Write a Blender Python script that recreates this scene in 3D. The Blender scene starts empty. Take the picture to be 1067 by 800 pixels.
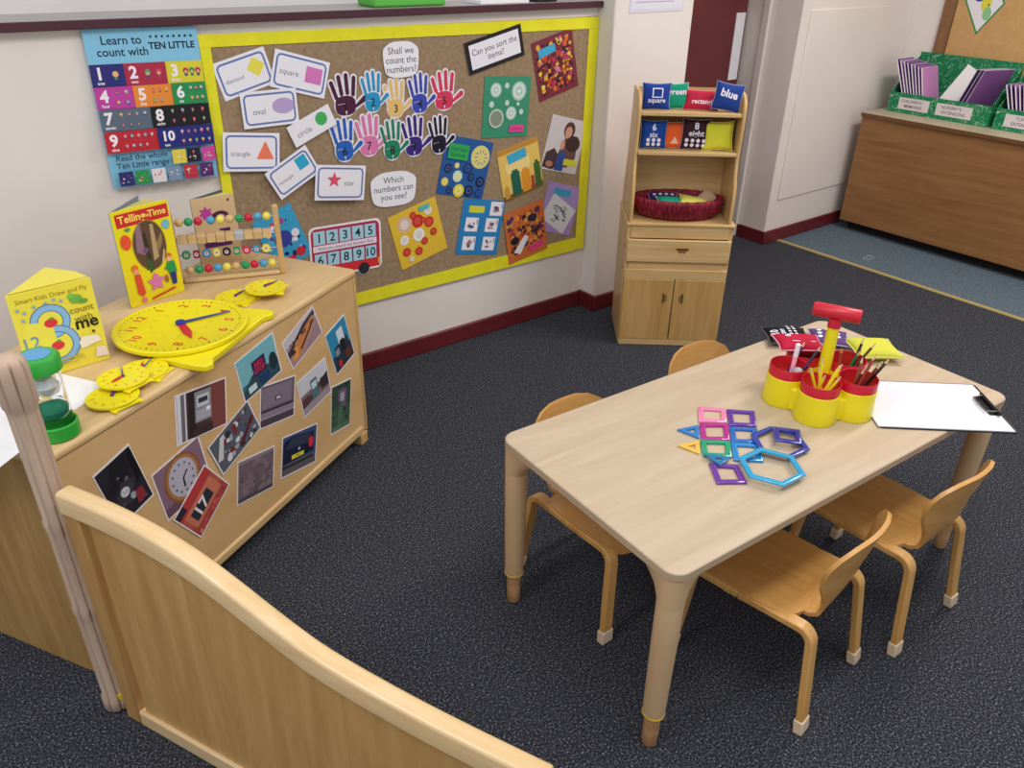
import bpy, bmesh, math, random
from mathutils import Vector, Matrix, Euler
C = bpy.context.scene
COL = C.collection
PI = math.pi
R = math.radians
# ---------------------------------------------------------------- camera
cam_d = bpy.data.cameras.new('camera'); cam = bpy.data.objects.new('camera', cam_d); COL.objects.link(cam)
yaw, pitch, roll, FPX = -0.6640020, 0.5100567, 0.0199534, 830.778
fw = Vector((-math.sin(yaw)*math.cos(pitch), math.cos(yaw)*math.cos(pitch), -math.sin(pitch)))
r0 = Vector((math.cos(yaw), math.sin(yaw), 0)); u0 = r0.cross(fw)
rt = r0*math.cos(roll) + u0*math.sin(roll); up = -r0*math.sin(roll) + u0*math.cos(roll)
cam.matrix_world = Matrix(((rt.x, up.x, -fw.x, 0), (rt.y, up.y, -fw.y, 0), (rt.z, up.z, -fw.z, 1.5), (0, 0, 0, 1)))
cam_d.sensor_fit = 'HORIZONTAL'; cam_d.sensor_width = 36; cam_d.lens = 36*FPX/1067
cam_d.clip_start = 0.05; cam_d.clip_end = 50
C.camera = cam
# ---------------------------------------------------------------- light, exposure
C.view_settings.view_transform = 'Standard'; C.view_settings.look = 'None'
C.view_settings.exposure = 0.08; C.view_settings.gamma = 1; C.view_settings.use_curve_mapping = False
wd = bpy.data.worlds.new('world'); C.world = wd; wd.use_nodes = True
wd.node_tree.nodes['Background'].inputs[0].default_value = (0.93, 0.95, 1.0, 1)
wd.node_tree.nodes['Background'].inputs[1].default_value = 0.66

def area(name, loc, sx, sy, power, col=(1, 1, 1), tgt=None):
    l = bpy.data.lights.new(name, 'AREA'); l.shape = 'RECTANGLE'; l.size = sx; l.size_y = sy; l.energy = power; l.color = col
    o = bpy.data.objects.new(name, l); COL.objects.link(o); o.location = loc
    if tgt: o.rotation_euler = (Vector(tgt)-Vector(loc)).to_track_quat('-Z', 'Y').to_euler()
    return o
area('ceiling_light_near', (0.9, 0.35, 2.6), 1.2, 0.35, 19, (1, 0.96, 0.91))
area('ceiling_light_far', (3.3, 0.9, 2.6), 1.2, 0.35, 42, (1, 0.91, 0.82))
area('ceiling_light_left', (-0.9, 0.9, 2.6), 1.2, 0.35, 22, (0.97, 0.98, 1.0))

# ---------------------------------------------------------------- materials
MC = {}
def lin(h):
    h = h.lstrip('#'); v = [int(h[i:i+2], 16)/255 for i in (0, 2, 4)]
    return tuple(x/12.92 if x <= .04045 else ((x+.055)/1.055)**2.4 for x in v) + (1,)
def M(h, rough=.55, metal=0, name=None, spec=.4):
    k = (h, rough, metal)
    if k in MC: return MC[k]
    m = bpy.data.materials.new(name or 'plain_'+h.strip('#')); m.use_nodes = True
    b = m.node_tree.nodes['Principled BSDF']
    b.inputs['Base Color'].default_value = lin(h); b.inputs['Roughness'].default_value = rough; b.inputs['Metallic'].default_value = metal
    b.inputs['Specular IOR Level'].default_value = spec
    nt = m.node_tree; n = nt.nodes.new('ShaderNodeTexNoise'); n.inputs['Scale'].default_value = 60
    tc = nt.nodes.new('ShaderNodeTexCoord'); nt.links.new(tc.outputs['Object'], n.inputs['Vector'])
    mx = nt.nodes.new('ShaderNodeMapRange'); mx.inputs[3].default_value = rough-.05; mx.inputs[4].default_value = min(1, rough+.08)
    nt.links.new(n.outputs[0], mx.inputs[0]); nt.links.new(mx.outputs[0], b.inputs['Roughness'])
    MC[k] = m; return m
def tex(name, cols, scale=(1, 1, 1), nscale=8, detail=4, rough=.5, bump=0, spec=.4, pos=None, kind='noise', bscale=None, dist=0, rot=(0, 0, 0)):
    if name in MC: return MC[name]
    m = bpy.data.materials.new(name); m.use_nodes = True; nt = m.node_tree
    b = nt.nodes['Principled BSDF']; b.inputs['Roughness'].default_value = rough; b.inputs['Specular IOR Level'].default_value = spec
    tc = nt.nodes.new('ShaderNodeTexCoord'); mp = nt.nodes.new('ShaderNodeMapping'); mp.inputs['Scale'].default_value = scale
    mp.inputs['Rotation'].default_value = rot
    nt.links.new(tc.outputs['Object'], mp.inputs[0])
    n = nt.nodes.new('ShaderNodeTexNoise'); n.inputs['Scale'].default_value = nscale; n.inputs['Detail'].default_value = detail
    n.inputs['Distortion'].default_value = dist; n.inputs['Roughness'].default_value = .6
    nt.links.new(mp.outputs[0], n.inputs['Vector'])
    cr = nt.nodes.new('ShaderNodeValToRGB'); nt.links.new(n.outputs[0], cr.inputs[0])
    els = cr.color_ramp.elements; ps = pos or [.3+.4*i/(len(cols)-1) for i in range(len(cols))]
    els[0].position = ps[0]; els[0].color = lin(cols[0]); els[1].position = ps[-1]; els[1].color = lin(cols[-1])
    for c, p in list(zip(cols, ps))[1:-1]:
        e = els.new(p); e.color = lin(c)
    nt.links.new(cr.outputs[0], b.inputs['Base Color'])
    if bump:
        bp = nt.nodes.new('ShaderNodeBump'); bp.inputs['Strength'].default_value = bump; bp.inputs['Distance'].default_value = .004
        nt.links.new(n.outputs[0], bp.inputs['Height']); nt.links.new(bp.outputs[0], b.inputs['Normal'])
    MC[name] = m; return m
def wood(name, a, b_, c_, along='x', rough=.4, spec=.4):
    sc = {'x': (1.2, 14, 14), 'y': (14, 1.2, 14), 'z': (14, 14, 1.2)}[along]
    return tex(name, [a, b_, c_], sc, 2.2, 6, rough, .03, spec, [.3, .5, .72], dist=.6)
carpet = tex('carpet_charcoal', ['#101218', '#2b2d34', '#4a4c53', '#acadb2'], (1, 1, 1), 210, 5, .95, .25, .1, [.32, .47, .58, .76])
vinyl = tex('carpet_blue_grey', ['#46545f', '#586773', '#6d7a84'], (1, 1, 1), 90, 3, .85, .1, .2)
W_white = tex('wall_paint', ['#e2d9d3', '#e8e0da'], (1, 1, 1), 3, 3, .6, .03, .3)
W_grey = tex('wall_paint_cool', ['#dcd9d8', '#e3e0df'], (1, 1, 1), 3, 3, .65, .02, .3)
W_jamb = tex('jamb_paint', ['#cfc8c2', '#d6d0ca'], (1, 1, 1), 5, 3, .5, .02, .3)
maroon = tex('maroon_gloss', ['#5e1c22', '#6b2329'], (1, 1, 1), 6, 3, .35, .02, .5)
maroon_d = tex('maroon_door', ['#5f2629', '#6a2d30'], (1, 1, 1), 5, 3, .4, .02, .4)
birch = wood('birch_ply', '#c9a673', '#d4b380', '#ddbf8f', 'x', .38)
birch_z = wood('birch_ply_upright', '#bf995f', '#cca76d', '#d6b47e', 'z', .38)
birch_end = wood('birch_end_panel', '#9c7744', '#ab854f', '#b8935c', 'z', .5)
screen_panel = wood('screen_panel_ply', '#b78a4e', '#c3975a', '#cfa468', 'z', .33)
screen_frame = wood('screen_frame_wood', '#d2b07c', '#dcbc8b', '#e6caa0', 'x', .3, .5)
stile_w = wood('stile_wood', '#a87c44', '#b58a50', '#c0965e', 'z', .4)
post_w = wood('post_bare_wood', '#ae9480', '#bba28d', '#c8b09b', 'z', .6, .2)
shelf_w = wood('shelf_unit_pine', '#c8a36a', '#d4b079', '#dfbe8c', 'x', .35)
shelf_z = wood('shelf_unit_pine_upright', '#c29c62', '#cfaa72', '#dbb985', 'z', .35)
door_w = wood('shelf_door_wood', '#b98d50', '#c49a5c', '#d0a86d', 'z', .35)
table_w = wood('table_laminate', '#b9a489', '#c0ac92', '#c8b59c', 'x', .36)
table_e = M('#bba486', .4, 0, 'table_edge')
leg_p = M('#ccac84', .42, 0, 'table_leg_beige')
leg_w = wood('table_foot_wood', '#b98a5c', '#c49768', '#cfa476', 'z', .45)
chair_w = wood('chair_ply', '#c08a48', '#cc9854', '#d8a664', 'y', .33, .45)
chair_back = wood('chair_ply_back', '#c08a48', '#cc9854', '#d8a766', 'x', .33, .45)
chair_leg = wood('chair_leg_wood', '#c8954f', '#d4a25e', '#e0b070', 'z', .35)
oak = wood('brown_laminate', '#845a34', '#91663e', '#9c7148', 'x', .45)
oak_top = wood('laminate_top', '#a79a80', '#b3a68c', '#beb299', 'x', .4)
tanbrd = tex('tan_board', ['#c39a66', '#cca470'], (1, 1, 1), 30, 3, .8, .03, .1)
frame_w = wood('brown_frame', '#7b5637', '#8a6341', '#99714c', 'z', .4)
hess = tex('hessian_paper', ['#8c755a', '#998267', '#a68f74'], (1, 3, 1), 60, 5, .85, .15, .1)
yel_b = tex('yellow_border_paper', ['#e0da1e', '#ece62c'], (1, 1, 1), 12, 3, .6, .05, .3)
YEL = M('#ecdc14', .35, 0, 'yellow_plastic', .5)
RED = M('#c81830', .35, 0, 'red_plastic', .5)
GRN = M('#2fa53a', .35, 0, 'green_plastic', .5)
WHT = M('#f0eef0', .5, 0, 'white_paper')
BLK = M('#141416', .4, 0, 'black_plastic')
STEEL = M('#9a9c9e', .3, 1, 'steel')
raff = tex('burgundy_raffia', ['#4a0c18', '#7e1a2c', '#a8324a'], (30, 30, 4), 4, 4, .6, .8, .3)
green_doodle = tex('green_doodle_card', ['#147a4c', '#1a8354', '#c8e0d0', '#1a8354', '#147a4c'], (1, 1, 1), 26, 1, .5, 0, .3, [.3, .535, .55, .565, .8], dist=1.5)

# ---------------------------------------------------------------- helpers
def tag(o, label=None, cat=None, group=None, kind=None):
    if label: o['label'] = label
    if cat: o['category'] = cat
    if group: o['group'] = group
    if kind: o['kind'] = kind
    return o
def link(name, bm, mats, parent=None, bevel=0, smooth=True, seg=2, angle=40, mod=None):
    bmesh.ops.recalc_face_normals(bm, faces=bm.faces)
    me = bpy.data.meshes.new(name); bm.to_mesh(me); bm.free()
    for m in (mats if isinstance(mats, (list, tuple)) else [mats]): me.materials.append(m)
    if smooth:
        for p in me.polygons: p.use_smooth = True
        me.set_sharp_from_angle(angle=R(angle))
    o = bpy.data.objects.new(name, me); COL.objects.link(o)
    if parent: o.parent = parent
    if bevel:
        b = o.modifiers.new('bevel', 'BEVEL'); b.width = bevel; b.segments = seg; b.limit_method = 'ANGLE'; b.angle_limit = R(50)
    return o
def empty(name, loc=(0, 0, 0), rz=0, label=None, cat=None, group=None):
    o = bpy.data.objects.new(name, None); COL.objects.link(o); o.location = loc; o.rotation_euler = (0, 0, rz); o.empty_display_size = .05
    return tag(o, label, cat, group)
def kids(o): return [c for c in bpy.data.objects if c.parent == o]
def copy_tree(o, parent=None):
    c = o.copy(); COL.objects.link(c); c.parent = parent
    for ch in kids(o): copy_tree(ch, c)
    return c
B = bmesh.new
def box(bm, x0, x1, y0, y1, z0, z1, mi=0, mat=None):
    vs = [bm.verts.new((x, y, z)) for z in (z0, z1) for y in (y0, y1) for x in (x0, x1)]
    if mat is not None:
        for v in vs: v.co = mat @ v.co
    for f in ((0, 2, 3, 1), (4, 5, 7, 6), (0, 1, 5, 4), (2, 6, 7, 3), (0, 4, 6, 2), (1, 3, 7, 5)):
        bm.faces.new([vs[i] for i in f]).material_index = mi
    return bm
def prism(bm, pts, z0, z1, mi=0, f=lambda x, y, z: (x, y, z)):
    a = [bm.verts.new(f(x, y, z0)) for x, y in pts]; b = [bm.verts.new(f(x, y, z1)) for x, y in pts]; n = len(pts)
    bm.faces.new(a[::-1]).material_index = mi; bm.faces.new(b).material_index = mi
    for i in range(n): bm.faces.new((a[i], a[(i+1) % n], b[(i+1) % n], b[i])).material_index = mi
    return bm
def loft(bm, rings, mi=0, cap=True, closed=True):
    vr = [[bm.verts.new(p) for p in r] for r in rings]; n = len(rings[0])
    for a, b in zip(vr, vr[1:]):
        for i in range(n if closed else n-1):
            j = (i+1) % n
            bm.faces.new((a[i], a[j], b[j], b[i])).material_index = mi
    if cap and closed: bm.faces.new(vr[0][::-1]).material_index = mi; bm.faces.new(vr[-1]).material_index = mi
    return vr
def circ(cx, cy, r, n=24, ry=None, a0=0): return [(cx+r*math.cos(a0+2*PI*i/n), cy+(ry or r)*math.sin(a0+2*PI*i/n)) for i in range(n)]
def lathe(bm, prof, n=24, c=(0, 0), mi=0, cap=True):
    loft(bm, [[(x, y, z) for x, y in circ(c[0], c[1], max(r, 1e-5), n)] for r, z in prof], mi, cap); return bm
def tube(bm, pts, r, n=8, mi=0, rs=None):
    pts = [Vector(p) for p in pts]; rings = []
    for i, p in enumerate(pts):
        d = (pts[min(i+1, len(pts)-1)]-pts[max(i-1, 0)]).normalized()
        a = d.cross(Vector((0, 0, 1))); a = a if a.length > .05 else d.cross(Vector((1, 0, 0))); a.normalize(); b = d.cross(a)
        rr = rs[i] if rs else r
        rings.append([p+a*rr*math.cos(2*PI*k/n)+b*rr*math.sin(2*PI*k/n) for k in range(n)])
    loft(bm, rings, mi); return bm
def ball(bm, c, r, n=12, sc=(1, 1, 1), mi=0):
    prof = []
    rings = [[(c[0]+r*sc[0]*max(math.sin(t), .001)*math.cos(2*PI*k/n), c[1]+r*sc[1]*max(math.sin(t), .001)*math.sin(2*PI*k/n), c[2]-r*sc[2]*math.cos(t)) for k in range(n)] for t in [PI*i/8 for i in range(9)]]
    loft(bm, rings, mi); return bm
def rrect(w, h, r, n=5, cx=0, cy=0):
    o = []
    for sx, sy, a in ((1, 1, 0), (-1, 1, 90), (-1, -1, 180), (1, -1, 270)):
        for i in range(n+1):
            t = R(a+90*i/n); o.append((cx+sx*(w/2-r)+r*math.cos(t), cy+sy*(h/2-r)+r*math.sin(t)))
    return o
# text as filled outlines
TX = {}
def text_geo(s, bold=0.0):
    k = (s, bold)
    if k in TX: return TX[k]
    cu = bpy.data.curves.new('lettering', 'FONT'); cu.body = s; cu.size = 1; cu.align_x = 'CENTER'; cu.resolution_u = 3; cu.offset = bold; cu.fill_mode = 'FRONT'
    cu.space_line = .95
    ob = bpy.data.objects.new('lettering', cu); me = bpy.data.meshes.new_from_object(ob)
    vs = [(v.co.x, v.co.y) for v in me.vertices]; fs = [tuple(p.vertices) for p in me.polygons]
    bpy.data.objects.remove(ob); bpy.data.curves.remove(cu); bpy.data.meshes.remove(me)
    ys = [v[1] for v in vs]; cy = (min(ys)+max(ys))/2; xs = [v[0] for v in vs]; cx = (min(xs)+max(xs))/2
    vs = [(x-cx, y-cy) for x, y in vs]
    TX[k] = (vs, fs, max(xs)-min(xs), max(ys)-min(ys)); return TX[k]
def star_pts(cx, cy, r, k=.42, n=5, a0=PI/2): return [(cx+(r if i % 2 == 0 else r*k)*math.cos(a0+PI*i/n), cy+(r if i % 2 == 0 else r*k)*math.sin(a0+PI*i/n)) for i in range(2*n)]
class Art:
    """a thin card with printed shapes; local x right, y up, z out of the face"""
    def __init__(s, w, h, col, t=.0012, outline=None, step=.00010):
        s.bm = B(); s.w, s.h, s.t, s.k, s.step = w, h, t, 0, step; s.mats = []; s.f = None
        if col is not None: prism(s.bm, outline or [(-w/2, -h/2), (w/2, -h/2), (w/2, h/2), (-w/2, h/2)], 0, t, s.mi(col))
    def mi(s, col):
        m = M(col) if isinstance(col, str) else col
        if m not in s.mats: s.mats.append(m)
        return s.mats.index(m)
    def xy(s, u, v): return ((u-.5)*s.w, (v-.5)*s.h)
    def up(s): s.k += 1; return s.t+s.k*s.step
    def P(s, pts, col, z=None):          # metres
        z = z or s.up(); f = s.f or (lambda x, y: 0)
        try: s.bm.faces.new([s.bm.verts.new((x, y, z+f(x, y))) for x, y in pts]).material_index = s.mi(col)
        except ValueError: pass
        return s
    def R(s, u0, v0, u1, v1, col, rot=0, z=None):
        (a, b), (c, d) = s.xy(u0, v0), s.xy(u1, v1); cx, cy = (a+c)/2, (b+d)/2; p = []
        for x, y in ((a, b), (c, b), (c, d), (a, d)):
            x -= cx; y -= cy; p.append((cx+x*math.cos(rot)-y*math.sin(rot), cy+x*math.sin(rot)+y*math.cos(rot)))
        return s.P(p, col, z)
    def E(s, u, v, r, col, ry=None, n=20, z=None):
        x, y = s.xy(u, v); return s.P(circ(x, y, r*s.w, n, (ry or r)*s.w), col, z)
    def G(s, uv, col, z=None): return s.P([s.xy(*q) for q in uv], col, z)
    def T(s, txt, u, v, size, col, rot=0, bold=0, fit=None, z=None):
        vs, fs, w, h = text_geo(txt, bold); x0, y0 = s.xy(u, v)
        if fit: size = min(size, fit*s.w/w)
        z = z or s.up(); mi = s.mi(col); f = s.f or (lambda x, y: 0); c, sn = math.cos(rot), math.sin(rot)
        P = [(x0+size*(x*c-y*sn), y0+size*(x*sn+y*c)) for x, y in vs]
        vv = [s.bm.verts.new((x, y, z+f(x, y))) for x, y in P]
        for q in fs:
            try: s.bm.faces.new([vv[i] for i in q]).material_index = mi
            except ValueError: pass
        return s
    def blobs(s, seed, n, cols, r0, r1, bx=(.04, .04, .96, .96), ngon=None):
        rnd = random.Random(seed); zb = s.up()
        for i in range(n):
            r = rnd.uniform(r0, r1); rv = r*s.w/s.h
            u = rnd.uniform(bx[0]+r, bx[2]-r); v = rnd.uniform(bx[1]+rv, bx[3]-rv)
            x, y = s.xy(u, v); k = ngon or rnd.choice((4, 5, 7, 9)); a = rnd.random()*6
            s.P([(x+r*s.w*q*math.cos(a+2*PI*j/k), y+r*s.w*q*math.sin(a+2*PI*j/k)) for j, q in enumerate([rnd.uniform(.6, 1) for _ in range(k)])], rnd.choice(cols), z=zb+i*8e-6)
        s.k += n*8e-6/s.step; return s
    def frame(s, m, t, col, r=.1):
        w, h = s.w-2*m, s.h-2*m; rr = r
        o = rrect(w, h, rr, 4); i = rrect(w-2*t, h-2*t, max(rr-t, .001), 4); z = s.up(); mi = s.mi(col)
        a = [s.bm.verts.new((x, y, z)) for x, y in o]; b = [s.bm.verts.new((x, y, z)) for x, y in i]; n = len(a)
        for k in range(n): s.bm.faces.new((a[k], a[(k+1) % n], b[(k+1) % n], b[k])).material_index = mi
        return s
    def done(s, name, label=None, cat=None, group=None, mat=None, parent=None):
        bm = s.bm
        me = bpy.data.meshes.new(name); bm.to_mesh(me); bm.free()
        for m in s.mats: me.materials.append(m)
        o = bpy.data.objects.new(name, me); COL.objects.link(o)
        if parent: o.parent = parent
        tag(o, label, cat, group)
        if mat is not None: o.matrix_world = mat
        return o
def fit_quad(q):        # TL, TR, BR, BL corners in a plane -> centre, w, h, angle
    tl, tr, br, bl = [Vector(p) for p in q]; c = (tl+tr+br+bl)/4
    e = ((tr-tl)+(br-bl))/2; g = ((tl-bl)+(tr-br))/2
    a = (math.atan2(e.y, e.x)+math.atan2(g.y, g.x)-PI/2)/2
    return c, e.length, g.length, a
WALL_Y = 2.545; BOARD_Y = 2.535
def on_wall(x, z, a=0, off=0.0): return Matrix.Translation((x, BOARD_Y-.0005-off, z)) @ Matrix.Rotation(PI/2, 4, 'X') @ Matrix.Rotation(a, 4, 'Z')
UNIT = Matrix.Translation((.066, 1.54, 0)) @ Matrix.Rotation(R(30), 4, 'Z')
def on_unit(x, z, a=0, off=0.0): return UNIT @ Matrix.Translation((x, -.0005-off, z)) @ Matrix.Rotation(PI/2, 4, 'X') @ Matrix.Rotation(a, 4, 'Z')

# ---------------------------------------------------------------- room shell
def struct(name, bm, m, **k): return tag(link(name, bm, m, **k), kind='structure')
struct('floor', box(B(), -2.2, 3.93, -1.2, 3.2, -.05, 0), carpet)
struct('floor', box(B(), 3.95, 5.2, -1.2, 2.62, -.05, -.001), vinyl)
bm = B(); box(bm, 3.925, 3.955, -1.2, 2.575, -.02, .004)
struct('trim_1', bm, M('#a8975f', .5, 0, 'threshold_strip'), bevel=.001)
bm = B(); box(bm, -2.2, 2.385, WALL_Y, 3.0, 0, 1.271)
struct('wall_back', bm, W_white)
struct('wall_upper', box(B(), -2.2, 2.385, 2.77, 3.0, 1.271, 2.7), W_grey)
struct('window_sill_1', box(B(), -2.2, 2.382, 2.52, 2.77, 1.272, 1.291), [M('#a9a2a0', .4, 0, 'sill_top')])
struct('trim_2', box(B(), -2.2, 2.383, 2.512, 2.5195, 1.268, 1.2915), M('#4a2530', .4, 0, 'sill_edge'), bevel=.002)
struct('wall_pier', box(B(), 2.386, 2.84, 2.45, 3.2, 0, 2.7), W_white, bevel=.006)
struct('wall_doorside', box(B(), 3.81, 4.87, 2.58, 3.2, 0, 2.7), W_white, bevel=.005)
bm = B(); box(bm, 3.88, 4.58, 2.574, 2.5795, .24, 1.21)
struct('wall_cover_panel', bm, W_white, bevel=.003)
struct('wall_right', box(B(), 4.87, 5.2, -1.2, 2.6, 0, 2.7), W_white)
# left side face of the pillar with its door frame
bm = B(); box(bm, 3.795, 3.809, 2.80, 2.99, 0, 2.7); box(bm, 3.785, 3.809, 2.76, 2.80, 0, 2.7)
struct('door_frame', bm, W_jamb, bevel=.004)
d1 = struct('door_1', box(B(), 2.845, 3.788, 2.90, 2.94, .005, 2.1), maroon_d, bevel=.002)
bm = B(); box(bm, 3.70, 3.772, 2.894, 2.8995, .85, 1.18)
link('push_plate', bm, M('#dcdae0', .35, 0, 'door_plate'), d1, bevel=.001)
for (nm, a) in (('baseboard_back', (1.05, 2.37, 2.53, 2.544)), ('baseboard_pier', (2.372, 2.84, 2.434, 2.449)), ('baseboard_pillar', (3.796, 4.55, 2.564, 2.5795))):
    struct(nm, box(B(), a[0], a[1], a[2], a[3], 0, .072), maroon, bevel=.004)
struct('baseboard_left', box(B(), -2.2, 1.045, 2.53, 2.544, 0, .072), maroon, bevel=.004)
struct('baseboard_pier_side', box(B(), 2.371, 2.385, 2.4495, 2.5445, 0, .072), maroon)
struct('baseboard_pillar_side', box(B(), 3.796, 3.809, 2.58, 2.755, 0, .072), maroon)

# ---------------------------------------------------------------- notice board
nb = empty('notice_board', (1.59, BOARD_Y, .75), 0, 'large brown notice board with a bright yellow paper border on the wall', 'notice board')
def wall_poly(name, pts, m, parent, y0, y1):
    bm = B(); prism(bm, pts, y0, y1, 0, lambda x, z, y: (x-1.59, y-BOARD_Y, z-.75)); return link(name, bm, m, parent)
wall_poly('backing', [(.81, .29), (2.37, .285), (2.38, 1.235), (.812, 1.238)], hess, nb, BOARD_Y, WALL_Y-.001)
Y0, Y1 = BOARD_Y-.003, BOARD_Y-.0002
wall_poly('border', [(.804, 1.24), (2.384, 1.234), (2.384, 1.192), (.804, 1.205)], yel_b, nb, Y0, Y1)
wall_poly('border', [(.804, 1.2045), (.836, 1.2045), (.836, .33), (.804, .33)], yel_b, nb, Y0, Y1)
wall_poly('border', [(2.334, 1.1915), (2.384, 1.1915), (2.376, .337), (2.327, .337)], yel_b, nb, Y0, Y1)
wall_poly('border', [(.804, .285), (2.376, .278), (2.376, .3365), (.804, .3295)], yel_b, nb, Y0, Y1)
FR = '#6478b4'
cards = [('diamond', [(.834, 1.153), (.998, 1.205), (1.018, 1.096), (.855, 1.046)], '#e8dc50'),
         ('square', [(1.031, 1.192), (1.21, 1.139), (1.178, 1.029), (1.001, 1.085)], '#d678bc'),
         ('oval', [(.901, 1.073), (1.085, 1.074), (1.08, .972), (.899, .958)], '#b8a0d0'),
         ('circle', [(1.038, .955), (1.184, 1.016), (1.214, .95), (1.06, .888)], '#44b05c'),
         ('triangle', [(.826, .966), (1.01, .942), (.993, .823), (.815, .848)], '#ee7c5c'),
         ('rectangle', [(.939, .825), (1.094, .894), (1.131, .81), (.991, .724)], '#28a8cc'),
         ('star', [(1.118, .829), (1.303, .8), (1.286, .679), (1.103, .713)], '#e0506c')]
for i, (nm, q, col) in enumerate(cards):
    c, w, h, a = fit_quad(q); A = Art(w, h, '#eceaf2')
    if nm != 'circle': A.frame(.008, .006, FR, .016)
    tu = .30 if nm != 'star' else .68; su = .74 if nm != 'star' else .37
    A.T(nm, tu, .44 if nm != 'star' else .48, .026, '#7a7c88', fit=.34)
    cx, cy = A.xy(su, .58); s = h*.2
    if nm == 'diamond': A.P([(cx, cy+s*1.35), (cx+s*1.35, cy), (cx, cy-s*1.35), (cx-s*1.35, cy)], col)
    elif nm == 'square': A.R(su-.15, .33, su+.15, .76, col)
    elif nm == 'oval': A.P(circ(cx, cy-s*.2, s*1.7, 24, s*1.1), col)
    elif nm == 'circle': A.P(circ(cx, cy, s*1.5, 24), col)
    elif nm == 'triangle': A.P([(cx-s*1.2, cy-s*1.3), (cx+s*1.2, cy-s*1.3), (cx, cy+s*1.1)], col)
    elif nm == 'rectangle': A.R(su-.1, .42, su+.14, .82, col)
    else: A.P(star_pts(cx, cy, s*1.2), col)
    A.done('shape_card', 'white card reading %s beside a %s printed %s, pinned on the notice board' % (nm, {'diamond': 'yellow', 'square': 'pink', 'oval': 'lilac', 'circle': 'green', 'triangle': 'orange', 'rectangle': 'blue', 'star': 'red'}[nm], nm),
           'card', 'shape name cards on the notice board', on_wall(c.x, c.y, a, i*.0032))
# hand prints
hands = [('maroon', '#4a1638', '1', 1.268, .965, 1.104, 1.204, 1.338, 12), ('cyan', '#1c94c8', '2', 1.367, .968, 1.107, 1.317, 1.420, 0), ('yellow', '#e8c070', '3', 1.457, .940, 1.076, 1.402, 1.514, 2),
         ('royal blue', '#3848b0', '4', 1.554, .945, 1.088, 1.499, 1.610, -2), ('red', '#d83458', '5', 1.661, .947, 1.087, 1.594, 1.730, -6), ('bright blue', '#2460b8', '6', 1.249, .817, .966, 1.192, 1.308, 6),
         ('pink', '#dc78ac', '7', 1.346, .823, .970, 1.284, 1.410, 0), ('green', '#14805c', '8', 1.434, .798, .944, 1.378, 1.491, 2), ('purple', '#38207c', '9', 1.525, .799, .947, 1.464, 1.588, -2), ('black', '#16122c', '10', 1.630, .795, .937, 1.575, 1.687, -8)]
def capsule(x0, y0, x1, y1, r0, r1=None, n=6):
    r1 = r1 or r0; a = math.atan2(y1-y0, x1-x0)
    return [(x0+r0*math.cos(a+PI/2+PI*i/n), y0+r0*math.sin(a+PI/2+PI*i/n)) for i in range(n+1)] + [(x1+r1*math.cos(a-PI/2+PI*i/n), y1+r1*math.sin(a-PI/2+PI*i/n)) for i in range(n+1)]
for i, (nm, col, num, cx, z0, z1, xa, xb, tilt) in enumerate(hands):
    H = z1-z0; Wd = xb-xa; cz = (z0+z1)/2; A = Art(Wd, H, None)
    px, py, pw, ph = -.12*Wd, -.235*H, .28*Wd, .235*H
    fing = [((px-.75*pw, py+.5*ph), (px-1.25*pw, .30*H)), ((px-.28*pw, py+.8*ph), (px-.52*pw, .42*H)), ((px+.25*pw, py+.85*ph), (px+.2*pw, .45*H)), ((px+.75*pw, py+.7*ph), (px+.95*pw, .38*H))]
    thumb = ((px+.9*pw, py-.2*ph), (.42*Wd, py+.55*ph)); fr = .062*Wd
    z = 0
    def slab(pts, k): prism(A.bm, pts, k*.00006, .0009+k*.00006, A.mi('#ebe6ee'))
    m = .0045
    slab(circ(px, py, pw+m, 20, ph+m), 0)
    for k, (p, q) in enumerate(fing): slab(capsule(*p, *q, fr+m), k+1)
    slab(capsule(*thumb[0], *thumb[1], fr+m*.8, fr*1.3+m), 6)
    A.t = .0014
    A.P([(px+pw*1.0*c_, py+ph*.98*s_*(1.0-.08*abs(c_))) for c_, s_ in [(math.copysign(abs(math.cos(t))**.7, math.cos(t)), math.copysign(abs(math.sin(t))**.62, math.sin(t))) for t in [2*PI*j/22 for j in range(22)]]], col)
    for (p, q) in fing:
        p, q = Vector(p), Vector(q)
        for s0, s1 in ((.18, .42), (.5, .72), (.8, 1.0)):
            a_ = p.lerp(q, s0); b_ = p.lerp(q, s1); A.P(capsule(a_.x, a_.y, b_.x, b_.y, fr*.82), col)
    A.P(capsule(thumb[0][0]+.1*pw, thumb[0][1]+.05*ph, *thumb[1], fr*.55, fr*1.15), col)
    A.P([(px-pw*.8, py+ph*.12), (px, py+ph*.2), (px, py+ph*.24), (px-pw*.8, py+ph*.17)], '#d8d0e0')
    A.P([(px, py-ph*.97), (px+pw*.09, py-ph*.6), (px, py-ph*.45), (px-pw*.09, py-ph*.6)], '#d8d0e0')
    A.T(num, .5-.12, .5-.24, H*.27, '#18141c', fit=.4)
    A.done('hand_print', '%s painted hand cut-out numbered %s on the notice board' % (nm, num), 'hand print', 'painted hand cut-outs on the notice board', on_wall((xa+xb)/2, cz, 0, (i % 2)*.0016+(i//5)*.0008+.0002))
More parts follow.
